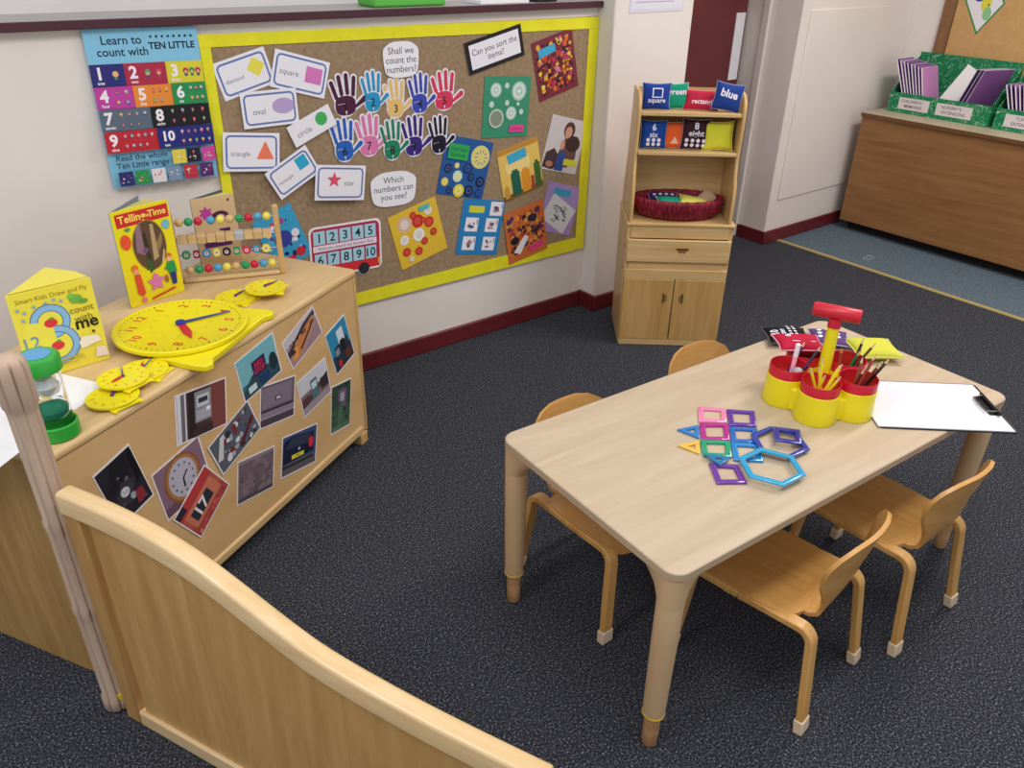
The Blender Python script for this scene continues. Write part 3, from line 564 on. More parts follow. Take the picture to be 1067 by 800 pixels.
# standing books
def open_book(name, loc, rz, w, h, spread, cov, inner, label, art):
    t = empty(name, loc, rz, label, 'book')
    link('front_cover', box(B(), 0, w, 0, .003, 0, h), cov, t, bevel=.001)
    Mr = Matrix.Rotation(spread, 4, 'Z')
    link('back_cover', box(B(), 0, w, 0, .003, 0, h, 0, Mr), inner, t, bevel=.001)
    bm = B()
    for k in range(1, 4):
        box(bm, .002, w*.95, 0, .0012, .003, h-.004, 0, Matrix.Rotation(spread*k/4.2, 4, 'Z'))
    link('pages', bm, M('#e6dc8c', .6), t)
    A = Art(w, h, None, 0); art(A); A.done('cover_print', parent=t, mat=None).matrix_local = Matrix.Translation((w/2, -.0004, h/2)) @ Matrix.Rotation(PI/2, 4, 'X')
    return t
def art_tell(A):
    A.R(.06, .83, .97, .965, '#c8202c'); A.T('Telling', .33, .893, .05, '#f4e060', 0, .02, fit=.46); A.T('Time', .77, .905, .05, '#f4e060', 0, .02, fit=.32); A.T('the', .575, .90, .014, '#f4e060', 0, .02)
    A.E(.54, .59, .295, '#9c8420', .425, 32); A.E(.54, .59, .28, '#5c4434', .41, 32)
    x = .54
    A.G([(.3, .55), (.35, .78), (.44, .85), (.44, .5)], '#8c6c84'); A.G([(.46, .3), (.44, .7), (.5, .75), (.54, .34)], '#2c3020'); A.G([(.56, .42), (.60, .8), (.66, .8), (.66, .45)], '#b09874'); A.G([(.66, .6), (.78, .7), (.77, .6), (.68, .5)], '#907850'); A.G([(.4, .35), (.44, .48), (.54, .42), (.52, .32)], '#3c5428'); A.G([(.68, .36), (.76, .52), (.78, .5), (.74, .4)], '#c8b888'); A.E(.45, .55, .05, '#7c4c70')
    A.E(.15, .68, .09, '#e0502c', .125); A.E(.88, .76, .07, '#70b8cc', .08); A.E(.22, .84-.04, .05, '#50984c', .03)
    A.E(.2, .40, .06, '#e07038', .06); A.E(.21, .36, .045, '#e8a080'); A.G([(.17, .33), (.27, .33), (.30, .12), (.24, .09), (.17, .13)], '#dc4a2c'); A.E(.25, .05, .05, '#e07880', .045)
    A.E(.82, .43, .055, '#c87038', .05); A.E(.82, .40, .045, '#eeb090'); A.G([(.76, .37), (.9, .37), (.92, .25), (.76, .25)], '#249450'); A.G([(.78, .25), (.90, .25), (.88, .12), (.8, .12)], '#283478'); A.G([(.70, .31), (.78, .35), (.78, .31), (.72, .29)], '#249450')
    A.P(star_pts(*A.xy(.52, .2), .028, .5), '#d878b0'); A.E(.52, .26, .05, '#d878b0'); A.E(.71, .2, .035, '#9c6c38', .07); A.R(.38, .05, .84, .07, '#c83c30', .16)
open_book('telling_time_book', (.397, 2.166, TOP), R(16), .162, .262, R(34), M('#e8d81c', .4), M('#8a949c', .5), 'yellow book with red title strip and oval picture, standing open behind the clock', art_tell)
def art_123(A):
    yb = '#6c98c8'
    A.T('Smart Kids Draw and Fly', .5, .90, .02, '#a89018', -.0, .01, fit=.86)
    A.P(circ(*A.xy(.40, .47), .062, 28), '#eadf4a'); 
    for cx, cy, r_, a0, a1 in ((.40, .615, .033, 170, -85), (.41, .335, .039, 88, -155)):
        x, y = A.xy(cx, cy)
        for col, wd_ in (('#3c64a0', .0085), ('#88b8dc', .0065)):
            o = [(x+(r_+wd_)*math.cos(R(a0+(a1-a0)*k/14)), y+(r_+wd_)*math.sin(R(a0+(a1-a0)*k/14))) for k in range(15)]; i = [(x+(r_-wd_)*math.cos(R(a0+(a1-a0)*k/14)), y+(r_-wd_)*math.sin(R(a0+(a1-a0)*k/14))) for k in range(15)]
            zz = A.up(); mi = A.mi(col)
            for k in range(14): A.bm.faces.new([A.bm.verts.new((p[0], p[1], zz)) for p in (o[k], o[k+1], i[k+1], i[k])]).material_index = mi
    for u, v in ((.40, .60), (.41, .33)): A.E(u, v, .080, '#d83038', .06); A.E(u+.02, v+.05, .03, '#4c9c3c', .015)
    A.T('12', .13, .43, .04, '#6c94b8', 0, 0); A.T('count\nwith', .8, .62, .028, '#7c7420', 0, 0, fit=.3); A.T('me', .82, .495, .04, '#14140f', 0, .02, fit=.3)
    A.E(.76, .80, .08, '#6cb040', .06); A.E(.71, .845, .045, '#7cc04c', .035); A.E(.84, .76, .06, '#5ca038', .03)
    for u, v in ((.07, .82), (.14, .78), (.1, .70), (.26, .82), (.4, .83), (.5, .85), (.58, .82), (.62, .22)): A.P(star_pts(*A.xy(u, v), .0055), '#7ca4c8')
    A.G([(.66, .30), (.72, .36), (.9, .34), (.94, .26), (.8, .24), (.68, .22)], '#f0e8d4'); A.G([(.82, .08), (.86, .2), (.97, .18), (.99, .06)], '#ecdccc'); A.E(.87, .39, .02, '#403818')
    A.R(.3, .15, .68, .165, '#c8b428'); A.R(.3, .12, .7, .13, '#c8b428'); A.R(.3, .09, .6, .1, '#c8b428')
t = open_book('counting_book', (.110, 1.880, TOP), R(6), .170, .205, R(48), M('#ecdc48', .35), M('#e6d84c', .4), 'yellow counting book with a big blue 3 and apples, standing open at the left', art_123)
bm = B(); pts = [(0, 0), (.170, 0), (.160, .03), (.11, .11), (.08, .10)]
prism(bm, [(.004, .004), (.165, .004), (.155, .05), (.113, .12)], .2055, .2075); link('folded_flap', bm, M('#ecdc48', .35), t)
def art_face(A):
    A.P(star_pts(*A.xy(.3, .78), .022, .6, 7), '#b83c98'); A.E(.62, .72, .2, '#4c1c3c', .13); A.E(.62, .70, .1, '#e4c49c', .08); A.R(.15, .3, .8, .46, '#5c2070'); A.E(.85, .93, .025, '#301c24', .03); A.R(.55, .35, .8, .55, '#4c1c60')
open_book('storybook', (.645, 2.335, TOP), R(-2), .125, .215, R(28), M('#d2b48a', .4), M('#5a6668', .5), 'tan storybook with a purple picture standing behind the bead frame', art_face)
# abacus
pL, pR = Vector((.565, 2.279, TOP)), Vector((.834, 2.187, TOP)); dv = pR-pL; aw = dv.length
ab = empty('bead_frame', pL, math.atan2(dv.y, dv.x), 'wooden abacus bead frame with four rows of coloured pieces on the storage unit', 'abacus')
for x in (0, aw): 
    bm = B(); prism(bm, rrect(.016, .022, .005, 3, x, 0), 0, .205); link('upright', bm, birch_z, ab, bevel=.002)
bm = B(); box(bm, .0082, aw-.0082, -.016, .016, .001, .012); link('base_rail', bm, birch, ab, bevel=.003)
for z in (.034, .080, .126, .175):
    link('wire', tube(B(), [(.008, 0, z), (aw-.008, 0, z)], .0016, 6), STEEL, ab)
bead_cols = ['#d4b078', '#24985c', '#c4203c', '#4ca0cc', '#e8dc5c', '#d4b078', '#24985c', '#c4203c', '#4ca0cc', '#e8dc5c']
def bead(x, z, col, r=.0125):
    bm = B(); ball(bm, (0, 0, 0), r, 14); o = link('bead', bm, M(col, .3), ab); o.location = (x, 0, z)
for k, col in enumerate(bead_cols):
    bead(.022+k*.0255+(.008 if k > 2 else 0), .175, col, .012); bead(.028+k*.0255, .034, col, .012)
for k in range(10):
    bm = B(); s = .0122; box(bm, -s, s, -s, s, -s, s); o = link('cube_block', bm, birch if k != 6 else M('#b8bcc4', .5), ab, bevel=.0015); o.location = (.024+k*.0255, 0, .126); o.rotation_euler.x = R((k*37) % 25-12)
for k, col in enumerate(['#24985c', '#8c2040', '#3c84b0', '#e8dc5c', '#202028', '#24985c', '#c83058', '#3894cc', '#e8e060']):
    bm = B(); prism(bm, rrect(.018, .022, .006, 3) if k % 2 else circ(0, 0, .0125, 8), -.006, .006, 0, lambda x, y, z: (x, z, y)); lathe_r = None
    o = link('figure_block', bm, M(col, .4), ab, bevel=.001); o.location = (.026+k*.0275, 0, .080)
    A = Art(.012, .012, None, 0); A.P(circ(0, .001, .0055, 10), '#e8dce0'); A.P(circ(0, .0015, .003, 8), '#a04860'); f = A.done('face_print', parent=o); f.matrix_local = Matrix.Translation((0, -.0064, 0)) @ Matrix.Rotation(PI/2, 4, 'X')
# sand timer
st = empty('sand_timer', (.112, 1.612, TOP), 0, 'green capped sand timer standing at the left end of the unit', 'sand timer')
bm = B(); lathe(bm, [(.037, 0), (.040, .003), (.040, .030), (.037, .032), (.035, .030), (.035, .006)], 32); link('base_cap', bm, GRN, st)
bm = B(); lathe(bm, [(.012, .127), (.020, .112), (.010, .099), (.003, .093)], 24); link('white_funnel', bm, M('#f4f6f8', .4), st)
bm = B(); lathe(bm, [(.037, .145), (.040, .147), (.040, .172), (.036, .178), (.030, .179)], 32); c_ = link('top_cap', bm, GRN, st)
bm = B(); lathe(bm, [(.026, .1792), (.026, .1800), (.001, .1801)], 24); link('blue_disc', bm, M('#5c9cc8', .4), c_)
glass = bpy.data.materials.new('clear_plastic'); glass.use_nodes = True; g = glass.node_tree.nodes['Principled BSDF']
g.inputs['Transmission Weight'].default_value = 1; g.inputs['Roughness'].default_value = .05; g.inputs['IOR'].default_value = 1.12; g.inputs['Base Color'].default_value = (.95, .97, .97, 1)
bm = B(); lathe(bm, [(.033, .0325), (.033, .1445)], 28, cap=False); link('tube', bm, glass, st)
bm = B(); lathe(bm, [(.004, .034), (.024, .045), (.027, .062), (.020, .080), (.005, .088), (.020, .097), (.027, .115), (.024, .132), (.004, .143)], 24, cap=False); link('bulbs', bm, glass, st)
bm = B(); lathe(bm, [(.006, .036), (.022, .046), (.0248, .058), (.018, .070), (.002, .078)], 24); link('sand', bm, M('#1c8464', .6), st)
# papers on the unit
for x, y, rz, dz, w, h, lab in ((-.055, 1.80, 20, 0, .21, .27, 'white paper sheet on the far left of the unit'), (-.035, 1.72, 42, .0012, .21, .297, 'white paper sheet on top at the far left of the unit'), (.16, 1.79, 32, 0.0, .11, .16, 'small white paper sheet behind the sand timer and stacked toy clocks')):
    bm = B(); box(bm, -w/2, w/2, -h/2, h/2, 0, .001); o = link('paper_sheet', bm, WHT); o.location = (x, y, TOP+dz); o.rotation_euler.z = R(rz); tag(o, lab, 'paper')

# ---------------------------------------------------------------- screen and post
sc = empty('divider_screen', (.077, 1.426, 0), R(-65.04), 'low wooden divider panel with a sloping curved top rail in the foreground', 'divider panel')
crv = [(0, .608), (.06, .610), (.12, .610), (.20, .606), (.27, .596), (.33, .582), (.39, .562), (.45, .538), (.51, .515), (.57, .495), (.64, .482), (.72, .473), (.80, .467), (.90, .464), (.99, .463)]
def sm(c):
    o = []
    for i in range(len(c)-1):
        p0, p1, p2, p3 = [Vector(c[max(0, min(len(c)-1, i+k))]) for k in (-1, 0, 1, 2)]
        for t in (0, .33, .66): o.append(tuple(.5*((2*p1)+(p2-p0)*t+(2*p0-5*p1+4*p2-p3)*t*t+(3*p1-p0-3*p2+p3)*t**3)))
    o.append(tuple(c[-1])); return o
crs = sm(crv)
bm = B(); sec = [(-.0175, -.046), (.0175, -.046), (.0175, -.007), (.0155, -.002), (.010, 0), (-.010, 0), (-.0155, -.002), (-.0175, -.007)]
loft(bm, [[(x, y, z+dz) for y, dz in sec] for x, z in crs]); link('top_rail', bm, screen_frame, sc, bevel=.002, angle=50)
link('stile', box(B(), 0, .042, -.014, .014, 0, .562), stile_w, sc, bevel=.004)
link('stile', box(B(), .952, .99, -.014, .014, 0, .417), stile_w, sc, bevel=.004)
link('bottom_rail', box(B(), .043, .951, -.014, .014, 0, .042), screen_frame, sc, bevel=.004)
bm = B(); inr = [(x, z-.0445) for x, z in crs if .0425 < x < .951]
prism(bm, [(inr[0][0], .0425)]+[(inr[-1][0], .0425)]+inr[::-1], -.006, .006, 0, lambda x, z, y: (x, y, z)); link('panel', bm, screen_panel, sc)
po = empty('corner_post', (.058, 1.468, 0), R(10), 'tall fluted bare wooden corner post at the left end of the screen', 'post')
def post_ring(z, r, g, n=8, a=1.0):
    o = []
    for k in range(96):
        t = 2*PI*k/96; q = abs(math.sin(n*t/2+.6)); rr = r*1.09-g*max(0, 1-q/.45)**1.3; o.append((rr*math.cos(t), rr*math.sin(t), z))
    return o
zs = [(.0, .020, .005), (.006, .026, .008), (.038, .026, .008), (.046, .0225, .003)]
for zc in (.305, .525): zs += [(zc-.04, .0225, .003), (zc-.030, .0225, .007), (zc-.004, .0255, .008), (zc+.004, .0225, .003)]
zs += [(.755, .0235, .003), (.768, .0240, .004), (.775, .0272, .008), (.84, .0278, .008), (.855, .0265, .007), (.864, .022, .004), (.869, .012, .0)]
bm = B(); loft(bm, [post_ring(*z) for z in zs]); link('shaft', bm, post_w, po, angle=60)
bm = B(); box(bm, -.004, .004, -.0275, -.0255, .038, .05); link('yellow_clip', bm, YEL, po)

# ---------------------------------------------------------------- shelf cabinet
sh = empty('shelf_cabinet', (2.236, 2.136, 0), R(-39.17), 'narrow pine cabinet with open shelves above a drawer and two doors, by the pier', 'cabinet')
SW, SD = .420, .30
for x in (0, SW-.016): 
    bm = B(); box(bm, x, x+.016, .004, SD, .0, .515); link('side_panel', bm, shelf_z, sh, bevel=.002)
for z in (.12, .33, .42): 
    bm = B(); prism(bm, circ(.04, z, .006, 12, .010), -.0008, -.0002, 0, lambda y, z_, x: (x, y, z_)); link('peg_hole', bm, M('#4a3018', .8), sh)
link('base_top', box(B(), -.004, SW+.004, -.004, SD, .5155, .528), shelf_w, sh, bevel=.003)
link('upper_rail', box(B(), .0165, SW-.0165, .002, .018, .466, .515), shelf_w, sh, bevel=.001)
dr = link('drawer', box(B(), .004, SW-.004, -.012, .003, .37, .463), shelf_w, sh, bevel=.003)
def grip(cx, cz, w, h, par, y, rot=0):
    bm = B(); pts = [(-w, h*.5), (w, h*.5), (w*.75, 0), (w*.3, -h*.5), (0, -h*.25), (-w*.3, -h*.5), (-w*.75, 0)]
    c, s = math.cos(rot), math.sin(rot); prism(bm, [(cx+x*c-z*s, cz+x*s+z*c) for x, z in pts], y-.0008, y, 0, lambda x, z, yy: (x, yy, z))
    h1 = link('finger_grip', bm, M('#8a6434', .7), par)
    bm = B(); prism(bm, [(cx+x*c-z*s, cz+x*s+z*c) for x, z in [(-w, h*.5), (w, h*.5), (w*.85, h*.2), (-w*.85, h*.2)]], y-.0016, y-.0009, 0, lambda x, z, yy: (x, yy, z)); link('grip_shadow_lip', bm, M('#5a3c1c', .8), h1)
grip(SW/2+.015, .42, .026, .022, dr, -.0122)
link('middle_rail', box(B(), .0165, SW-.0165, .002, .018, .300, .3695), shelf_w, sh, bevel=.001)
link('header_rail', box(B(), .004, SW-.004, -.010, .0015, .297, .338), shelf_w, sh, bevel=.002)
for k, (a_, b_) in enumerate(((.004, SW/2-.002), (SW/2+.002, SW-.004))):
    dd = link('door', box(B(), a_, b_, -.012, .003, .028, .2965), door_w, sh, bevel=.002)
    grip(b_-.03 if k == 0 else a_+.03, .215, .023, .020, dd, -.0122, R(90) if k == 0 else R(-90))
link('bottom_rail', box(B(), .004, SW-.004, -.010, .018, 0, .027), shelf_w, sh, bevel=.002)
link('base_back', box(B(), .0165, SW-.0165, SD-.012, SD-.002, .02, .515), shelf_w, sh)
prof = [(SD-.005, .5285), (.004, .5285), (.002, .60), (.006, .66), (.03, .72), (.04, .78), (.032, .90), (.034, .955), (.045, .985), (.07, 1.003), (.10, 1.010), (SD-.08, 1.010), (SD-.06, .75), (SD-.005, .60)]
HX0, HX1 = .004, .408
for x in (HX0, HX1-.014):
    bm = B(); prism(bm, prof, x, x+.014, 0, lambda y, z, xx: (xx, y, z)); link('shelf_side', bm, shelf_z, sh, bevel=.004)
link('shelf', box(B(), HX0+.0145, HX1-.0145, .036, SD-.085, .783, .797), shelf_w, sh, bevel=.002)
link('shelf', box(B(), HX0+.0145, HX1-.0145, .036, SD-.085, .928, .942), shelf_w, sh, bevel=.002)
bm = B(); box(bm, HX0+.0145, HX1-.0145, SD-.0845, SD-.0755, .5285, 1.005); link('shelf_back', bm, shelf_w, sh)
# bean bags
def bean(w, h, th, col, edge, paint=None, name='bean_bag', sag=0):
    A = Art(w, h, None, 0); n = 14
    def hf(x, y):
        u, v = min(1, abs(2*x/w)), min(1, abs(2*y/h)); return th/2*max(0, (1-u**2.6))**.5*max(0, (1-v**2.6))**.5
    m0 = M(col, .8, spec=.2)
    A.mats = [m0]
    def warp(u, v):
        pu = 1-.09*(1-v*v); pv = 1-.09*(1-u*u); return u*w/2*pu, v*h/2*pv
    for sgn in (1, -1):
        vv = [[A.bm.verts.new((*warp(-1+2*i/n, -1+2*j/n), sgn*th/2*max(0, 1-abs(-1+2*i/n)**2.6)**.5*max(0, 1-abs(-1+2*j/n)**2.6)**.5)) for i in range(n+1)] for j in range(n+1)]
        for j in range(n):
            for i in range(n):
                f = (vv[j][i], vv[j][i+1], vv[j+1][i+1], vv[j+1][i]); A.bm.faces.new(f if sgn > 0 else f[::-1])
    bmesh.ops.remove_doubles(A.bm, verts=A.bm.verts, dist=1e-5)
    for f in A.bm.faces: f.smooth = True
    A.f = lambda x, y: hf(x*1.06, y*1.06); A.t = .0006; A.step = .0003
    if paint: paint(A)
    o = A.done(name)
    bm = B(); ring = []
    for k in range(48):
        t = 2*PI*k/48; cx_, sy_ = math.cos(t), math.sin(t); q = 1/max(abs(cx_), abs(sy_)); ring.append((*warp(cx_*q, sy_*q), 0))
    ring.append(ring[0]); tube(bm, ring, .0017, 6); s = link('stitched_edge', bm, M(edge, .8), o)
    return o
# frames: cabinet-front oriented, lean back a little
CAB = Matrix.Translation((2.236, 2.136, 0)) @ Matrix.Rotation(R(-39.17), 4, 'Z')
def stand(o, s, y, z, h, lean=8, rot=0, yawd=0):
    o.matrix_world = CAB @ Matrix.Translation((s, y, z)) @ Matrix.Rotation(R(yawd), 4, 'Z') @ Matrix.Rotation(R(90-lean), 4, 'X') @ Matrix.Rotation(R(rot), 4, 'Z') @ Matrix.Translation((0, h/2, 0))
W_ = '#e8e4ee'
def pb_square(A): [[A.R(.34+.04*k, v, .38+.04*k, v+.04, W_) for k in range(8)] for v in (.46, .78)]; [[A.R(u, .46+.04*k, u+.04, .5+.04*k, W_) for k in range(9)] for u in (.34, .66)]; A.T('square', .5, .32, .024, W_, 0, .02)
GB = 'fabric bean bags on the open shelves'
def mkb(args, lab, pos, grp=GB):
    o = bean(*args); tag(o, lab, 'bean bag', grp); stand(o, *pos); return o
mkb((.108, .096, .034, '#1f3f94', '#8c98c0', pb_square), 'blue bean bag printed with a white square, left on the top shelf', (.074, .085, .9425, .094, 6, 0))
mkb((.095, .094, .03, '#149070', '#a8d0c0', lambda A: A.T('green', .55, .6, .03, W_, 0, .02)), 'green bean bag on the top shelf, between the blue square bag and the red one', (.152, .100, .9425, .093, 10, 3))
mkb((.135, .074, .038, '#b82440', '#d89098', lambda A: A.T('rectangle', .55, .36, .024, W_, 0, .02)), 'low red bean bag slumped on the top shelf', (.245, .090, .9425, .074, 20, -2))
mkb((.108, .100, .034, '#22408c', '#8c98c0', lambda A: A.T('blue', .5, .62, .038, W_, -.1, .03)), 'tilted blue bean bag reading blue, right end of the top shelf', (.330, .062, .9425+.004, .100, 8, -9))
def pb_six(A):
    A.T('6', .5, .76, .032, W_, 0, .03); A.T('six', .5, .5, .028, W_, 0, .02)
    for i in range(3):
        for j in range(2): A.E(.3+i*.2, .32-j*.15, .07, W_)
mkb((.102, .106, .034, '#1f489c', '#8c98c0', pb_six), 'blue bean bag printed 6 six with white dots on the second shelf', (.078, .085, .7975, .106, 6))
mkb((.085, .10, .032, '#ec6430', '#f0a890', lambda A: [A.G([(.34+.038*k, .2+.052*k), (.72-.038*k, .2+.052*k), (.72-.038*(k+1), .2+.052*(k+1)), (.34+.038*(k+1), .2+.052*(k+1))], '#f4c8b0') for k in range(5)]), 'orange bean bag with a pale triangle on the second shelf', (.158, .098, .7975, .098, 8))
def pb_eight(A):
    A.T('8', .5, .78, .034, W_, 0, .03); A.T('eight', .52, .52, .03, W_, 0, .02)
    for i in range(4):
        for j in range(2): A.E(.2+i*.2, .32-j*.15, .065, W_)
mkb((.108, .116, .034, '#3c2028', '#a89498', pb_eight), 'dark brown bean bag printed 8 eight on the second shelf', (.236, .085, .7975, .112, 6, -2))
mkb((.118, .108, .036, '#dcd83c', '#ece880'), 'yellow bean bag at the right of the second shelf', (.326, .080, .7975, .106, 8, 2))
# basket
ba = empty('woven_basket', (0, 0, 0), 0, 'oval burgundy woven basket on the lowest open shelf', 'basket')
ba.matrix_world = CAB @ Matrix.Translation((.206, .108, .5290))
rings = []; N = 150
for (a_, b_, z) in ((.10, .06, 0), (.140, .078, 0), (.163, .092, .018), (.176, .102, .045), (.182, .106, .068), (.178, .103, .080), (.170, .096, .082), (.163, .089, .074), (.155, .083, .045), (.140, .072, .018), (.10, .05, .012)):
    amp = .0022 if z > 0 else 0
    rings.append([((a_+amp*math.sin(50*t+z*30))*math.cos(t), (b_+amp*math.sin(50*t+z*30))*math.sin(t), z+amp*.5*math.sin(25*t)) for t in [2*PI*k/N for k in range(N)]])
bm = B(); loft(bm, rings); link('woven_body', bm, raff, ba, angle=80)
bm = B(); tube(bm, [(.186+.010*math.cos(t), 0, .050+.010*math.sin(t)) for t in [2*PI*k/12 for k in range(13)]], .0014, 6); link('ring_handle', bm, STEEL, ba)
def inbasket(o, x, y, z, rx, ry, rz): o.matrix_world = CAB @ Matrix.Translation((.206+x, .108+y, .529+z)) @ Euler((R(rx), R(ry), R(rz))).to_matrix().to_4x4(); return o
tag(inbasket(bean(.11, .07, .028, '#1c9878', '#a8d0c0'), -.035, -.035, .066, 12, 4, 8), 'green bean bag lying in the basket', 'bean bag', 'bean bags in the basket')
tag(inbasket(bean(.125, .08, .026, '#e0d868', '#f0ec98'), .062, -.018, .064, 8, 9, -8), 'pale yellow bean bag lying in the basket', 'bean bag', 'bean bags in the basket')
tag(inbasket(bean(.12, .07, .026, '#3c2c68', '#b0a8cc', lambda A: [A.E(.2+.2*k, .6, .06, W_) for k in range(4)]), -.055, .038, .060, 20, 0, 0), 'dark purple bean bag with white dots at the back of the basket', 'bean bag', 'bean bags in the basket')
tag(inbasket(bean(.09, .06, .022, '#c8a888', '#d8c0a8'), .112, .030, .062, 25, -30, 30), 'beige bean bag at the right end of the basket', 'bean bag', 'bean bags in the basket')

# ---------------------------------------------------------------- brown cabinet, boxes, board on the right
cb = empty('brown_cabinet', (4.44, 2.50, 0), R(-90), 'low brown laminate cabinet with pale top against the right wall', 'cabinet')
CL, CD, CH = 1.25, .415, .675
link('front_panel', box(B(), 0, CL, 0, .018, .055, CH-.02), oak, cb, bevel=.001)
link('end_panel', box(B(), 0, .018, .0185, CD, .055, CH-.02), oak, cb)
link('end_panel', box(B(), CL-.018, CL, .0185, CD, .055, CH-.02), oak, cb)
link('base_panel', box(B(), .0185, CL-.0185, .0185, CD, .055, .073), oak, cb)
link('top', box(B(), -.004, CL+.004, -.008, CD, CH-.0195, CH), [oak_top], cb, bevel=.001)
link('top_edging', box(B(), -.004, CL+.004, -.0105, -.0085, CH-.0215, CH-.002), M('#6e4a2c', .5), cb)
link('plinth', box(B(), .03, CL-.03, .06, CD-.02, 0, .0545), M('#1a1614', .8), cb)
# magazine boxes: local x along -world y (to the right as seen), local y = depth to wall
def mag_box(y_start, Lb, label, labels):
    b = empty('storage_box', (4.60, y_start, CH+.0006), R(-90), label, 'box', 'green patterned boxes on the brown cabinet')
    D_ = .235; hf, hb = .105, .30
    link('front_side', box(B(), 0, Lb, 0, .004, .003, hf), green_doodle, b)
    link('back_side', box(B(), 0, Lb, D_-.004, D_, .003, hb), green_doodle, b)
    link('base', box(B(), 0, Lb, 0, D_, 0, .0028), green_doodle, b)
    for x in (0, Lb-.004):
        bm = B(); prism(bm, [(.0042, .003), (D_-.0042, .003), (D_-.0042, hb-.02), (.0042, hf)], x, x+.004, 0, lambda y, z, xx: (xx, y, z)); link('side_panel', bm, green_doodle, b)
    for u0, u1, l1, l2 in labels:
        A = Art((u1-u0), .062, '#d8d0d4', .0006); A.T(l1, .42, .72, .022, '#584c58', 0, .01, fit=.7); A.T(l2, .5, .3, .022, '#584c58', 0, .01, fit=.86)
        o = A.done('paper_label', parent=b); o.matrix_local = Matrix.Translation(((u0+u1)/2, -.0007, .052)) @ Matrix.Rotation(PI/2, 4, 'X')
    return b
mag_box(2.452, .56, 'green patterned cardboard box with two paper labels on the brown cabinet', ((.06, .235, "CHILDREN'S", 'MEMORIES'), (.275, .47, "NURSERY'S", 'EXTENSIONS')))
mag_box(1.865, .56, 'green patterned cardboard box at the right edge of the brown cabinet', ((.05, .25, 'TOPIC', 'EXTENSIONS'),))
BX = Matrix.Translation((4.60, 2.452, CH+.0006)) @ Matrix.Rotation(R(-90), 4, 'Z')
def booklet(name, x, y, w, h, th, lean, cov, label, grp, yawd=0, cat='booklet', tip=0, zb=.004):
    b = empty(name, (0, 0, 0), 0, label, cat, grp)
    link('cover', box(B(), 0, th, 0, w, 0, h), cov, b, bevel=.0006)
    link('pages', box(B(), .0012, th-.0012, -.0012, w-.004, .002, h+.0012), WHT, b)
    b.matrix_world = BX @ Matrix.Translation((x, y, zb)) @ Matrix.Rotation(R(yawd), 4, 'Z') @ Matrix.Rotation(R(lean), 4, 'Y') @ Matrix.Rotation(R(tip), 4, 'X'); return b
pc = ['#5a2c78', '#b07cc0', '#6c3c88', '#4c2468', '#9c64b0', '#5c3078', '#7c4894', '#cc88c4']
names8 = ['leftmost', 'second from the left', 'third from the left', 'fourth from the left', 'fifth from the left', 'sixth from the left', 'seventh from the left', 'rightmost, bright pink-mauve']
for k in range(8): booklet('booklet', .098+k*.0150, .015, .17, .290-.006*k, .0075, -24+k*1.0, M(pc[k], .5), 'purple booklet in the first green box, %s of the bunch' % names8[k], 'purple booklets in the first green box')
bm = B(); box(bm, 0, .10, 0, .0012, 0, .21); o = link('paper_sheet', bm, WHT); o.matrix_world = BX @ Matrix.Translation((.235, .09, .09)) @ Matrix.Rotation(R(-12), 4, 'X') @ Matrix.Rotation(R(25), 4, 'Y'); tag(o, 'white sheet leaning in the middle of the first green box', 'paper')
for k in range(3): booklet('folder', .345+k*.020, .012, .212, .285, .004, 20, M(['#513a70', '#6c4684', '#8c5a9c'][k], .5), ['dark purple folder in the first green box, front of its leaning group', 'mid purple folder in the first green box, middle of its leaning group', 'light purple folder in the first green box, furthest right of its group'][k], 'purple folders in the first green box', -16, 'folder')
BX = Matrix.Translation((4.60, 1.865, CH+.0006)) @ Matrix.Rotation(R(-90), 4, 'Z')
n6 = ['leftmost', 'second from the left', 'third from the left', 'fourth from the left', 'fifth from the left', 'sixth from the left']
for k in range(6): booklet('booklet', .085+k*.0165, .015, .17, .225, .0075, -22+k*1.2, M(pc[(k+2) % 7], .5), 'purple booklet in the box at the right edge, %s' % n6[k], 'purple booklets in the second green box')
# display board and artwork on the right wall
db = empty('display_board', (4.87, 2.40, .80), 0, 'tan display board in a brown wooden frame on the right wall', 'display board')
link('frame', box(B(), -.022, -.0005, -.065, 0, -.1, 1.5), frame_w, db, bevel=.003)
link('felt_panel', box(B(), -.014, -.0005, -1.6, -.068, -.1, 1.5), tanbrd, db)
A = Art(.22, .22, None, .0006)
prism(A.bm, [(0, -.16), (.105, 0), (0, .16), (-.105, 0)], 0, .0006, A.mi('#2c8a4c')); A.P([(0, -.145), (.095, 0), (0, .145), (-.095, 0)], '#e6e4e8'); A.E(.36, .62, .14, '#4c40a0', .12); A.E(.55, .5, .12, '#dcd440', .22); A.E(.62, .2+.05, .1, '#8cc48c', .15); A.R(.6, .42, .63, .47, '#202020')
A.done('diamond_artwork', 'diamond shaped child painting with green border on the tan board', 'artwork', None, Matrix.Translation((4.8555, 2.19, 1.245)) @ Matrix.Rotation(R(-90), 4, 'Z') @ Matrix.Rotation(PI/2, 4, 'X'))
bm = B(); tube(bm, [(.035*math.cos(t), .022*math.sin(t)*(1+.25*math.cos(2*t)), .0025) for t in [2*PI*k/24 for k in range(25)]], .0018, 6); o = link('rubber_band', bm, M('#a8b0b0', .5)); o.location = (4.102, 2.09, 0); tag(o, 'pale rubber band lying on the blue carpet strip', 'rubber band')

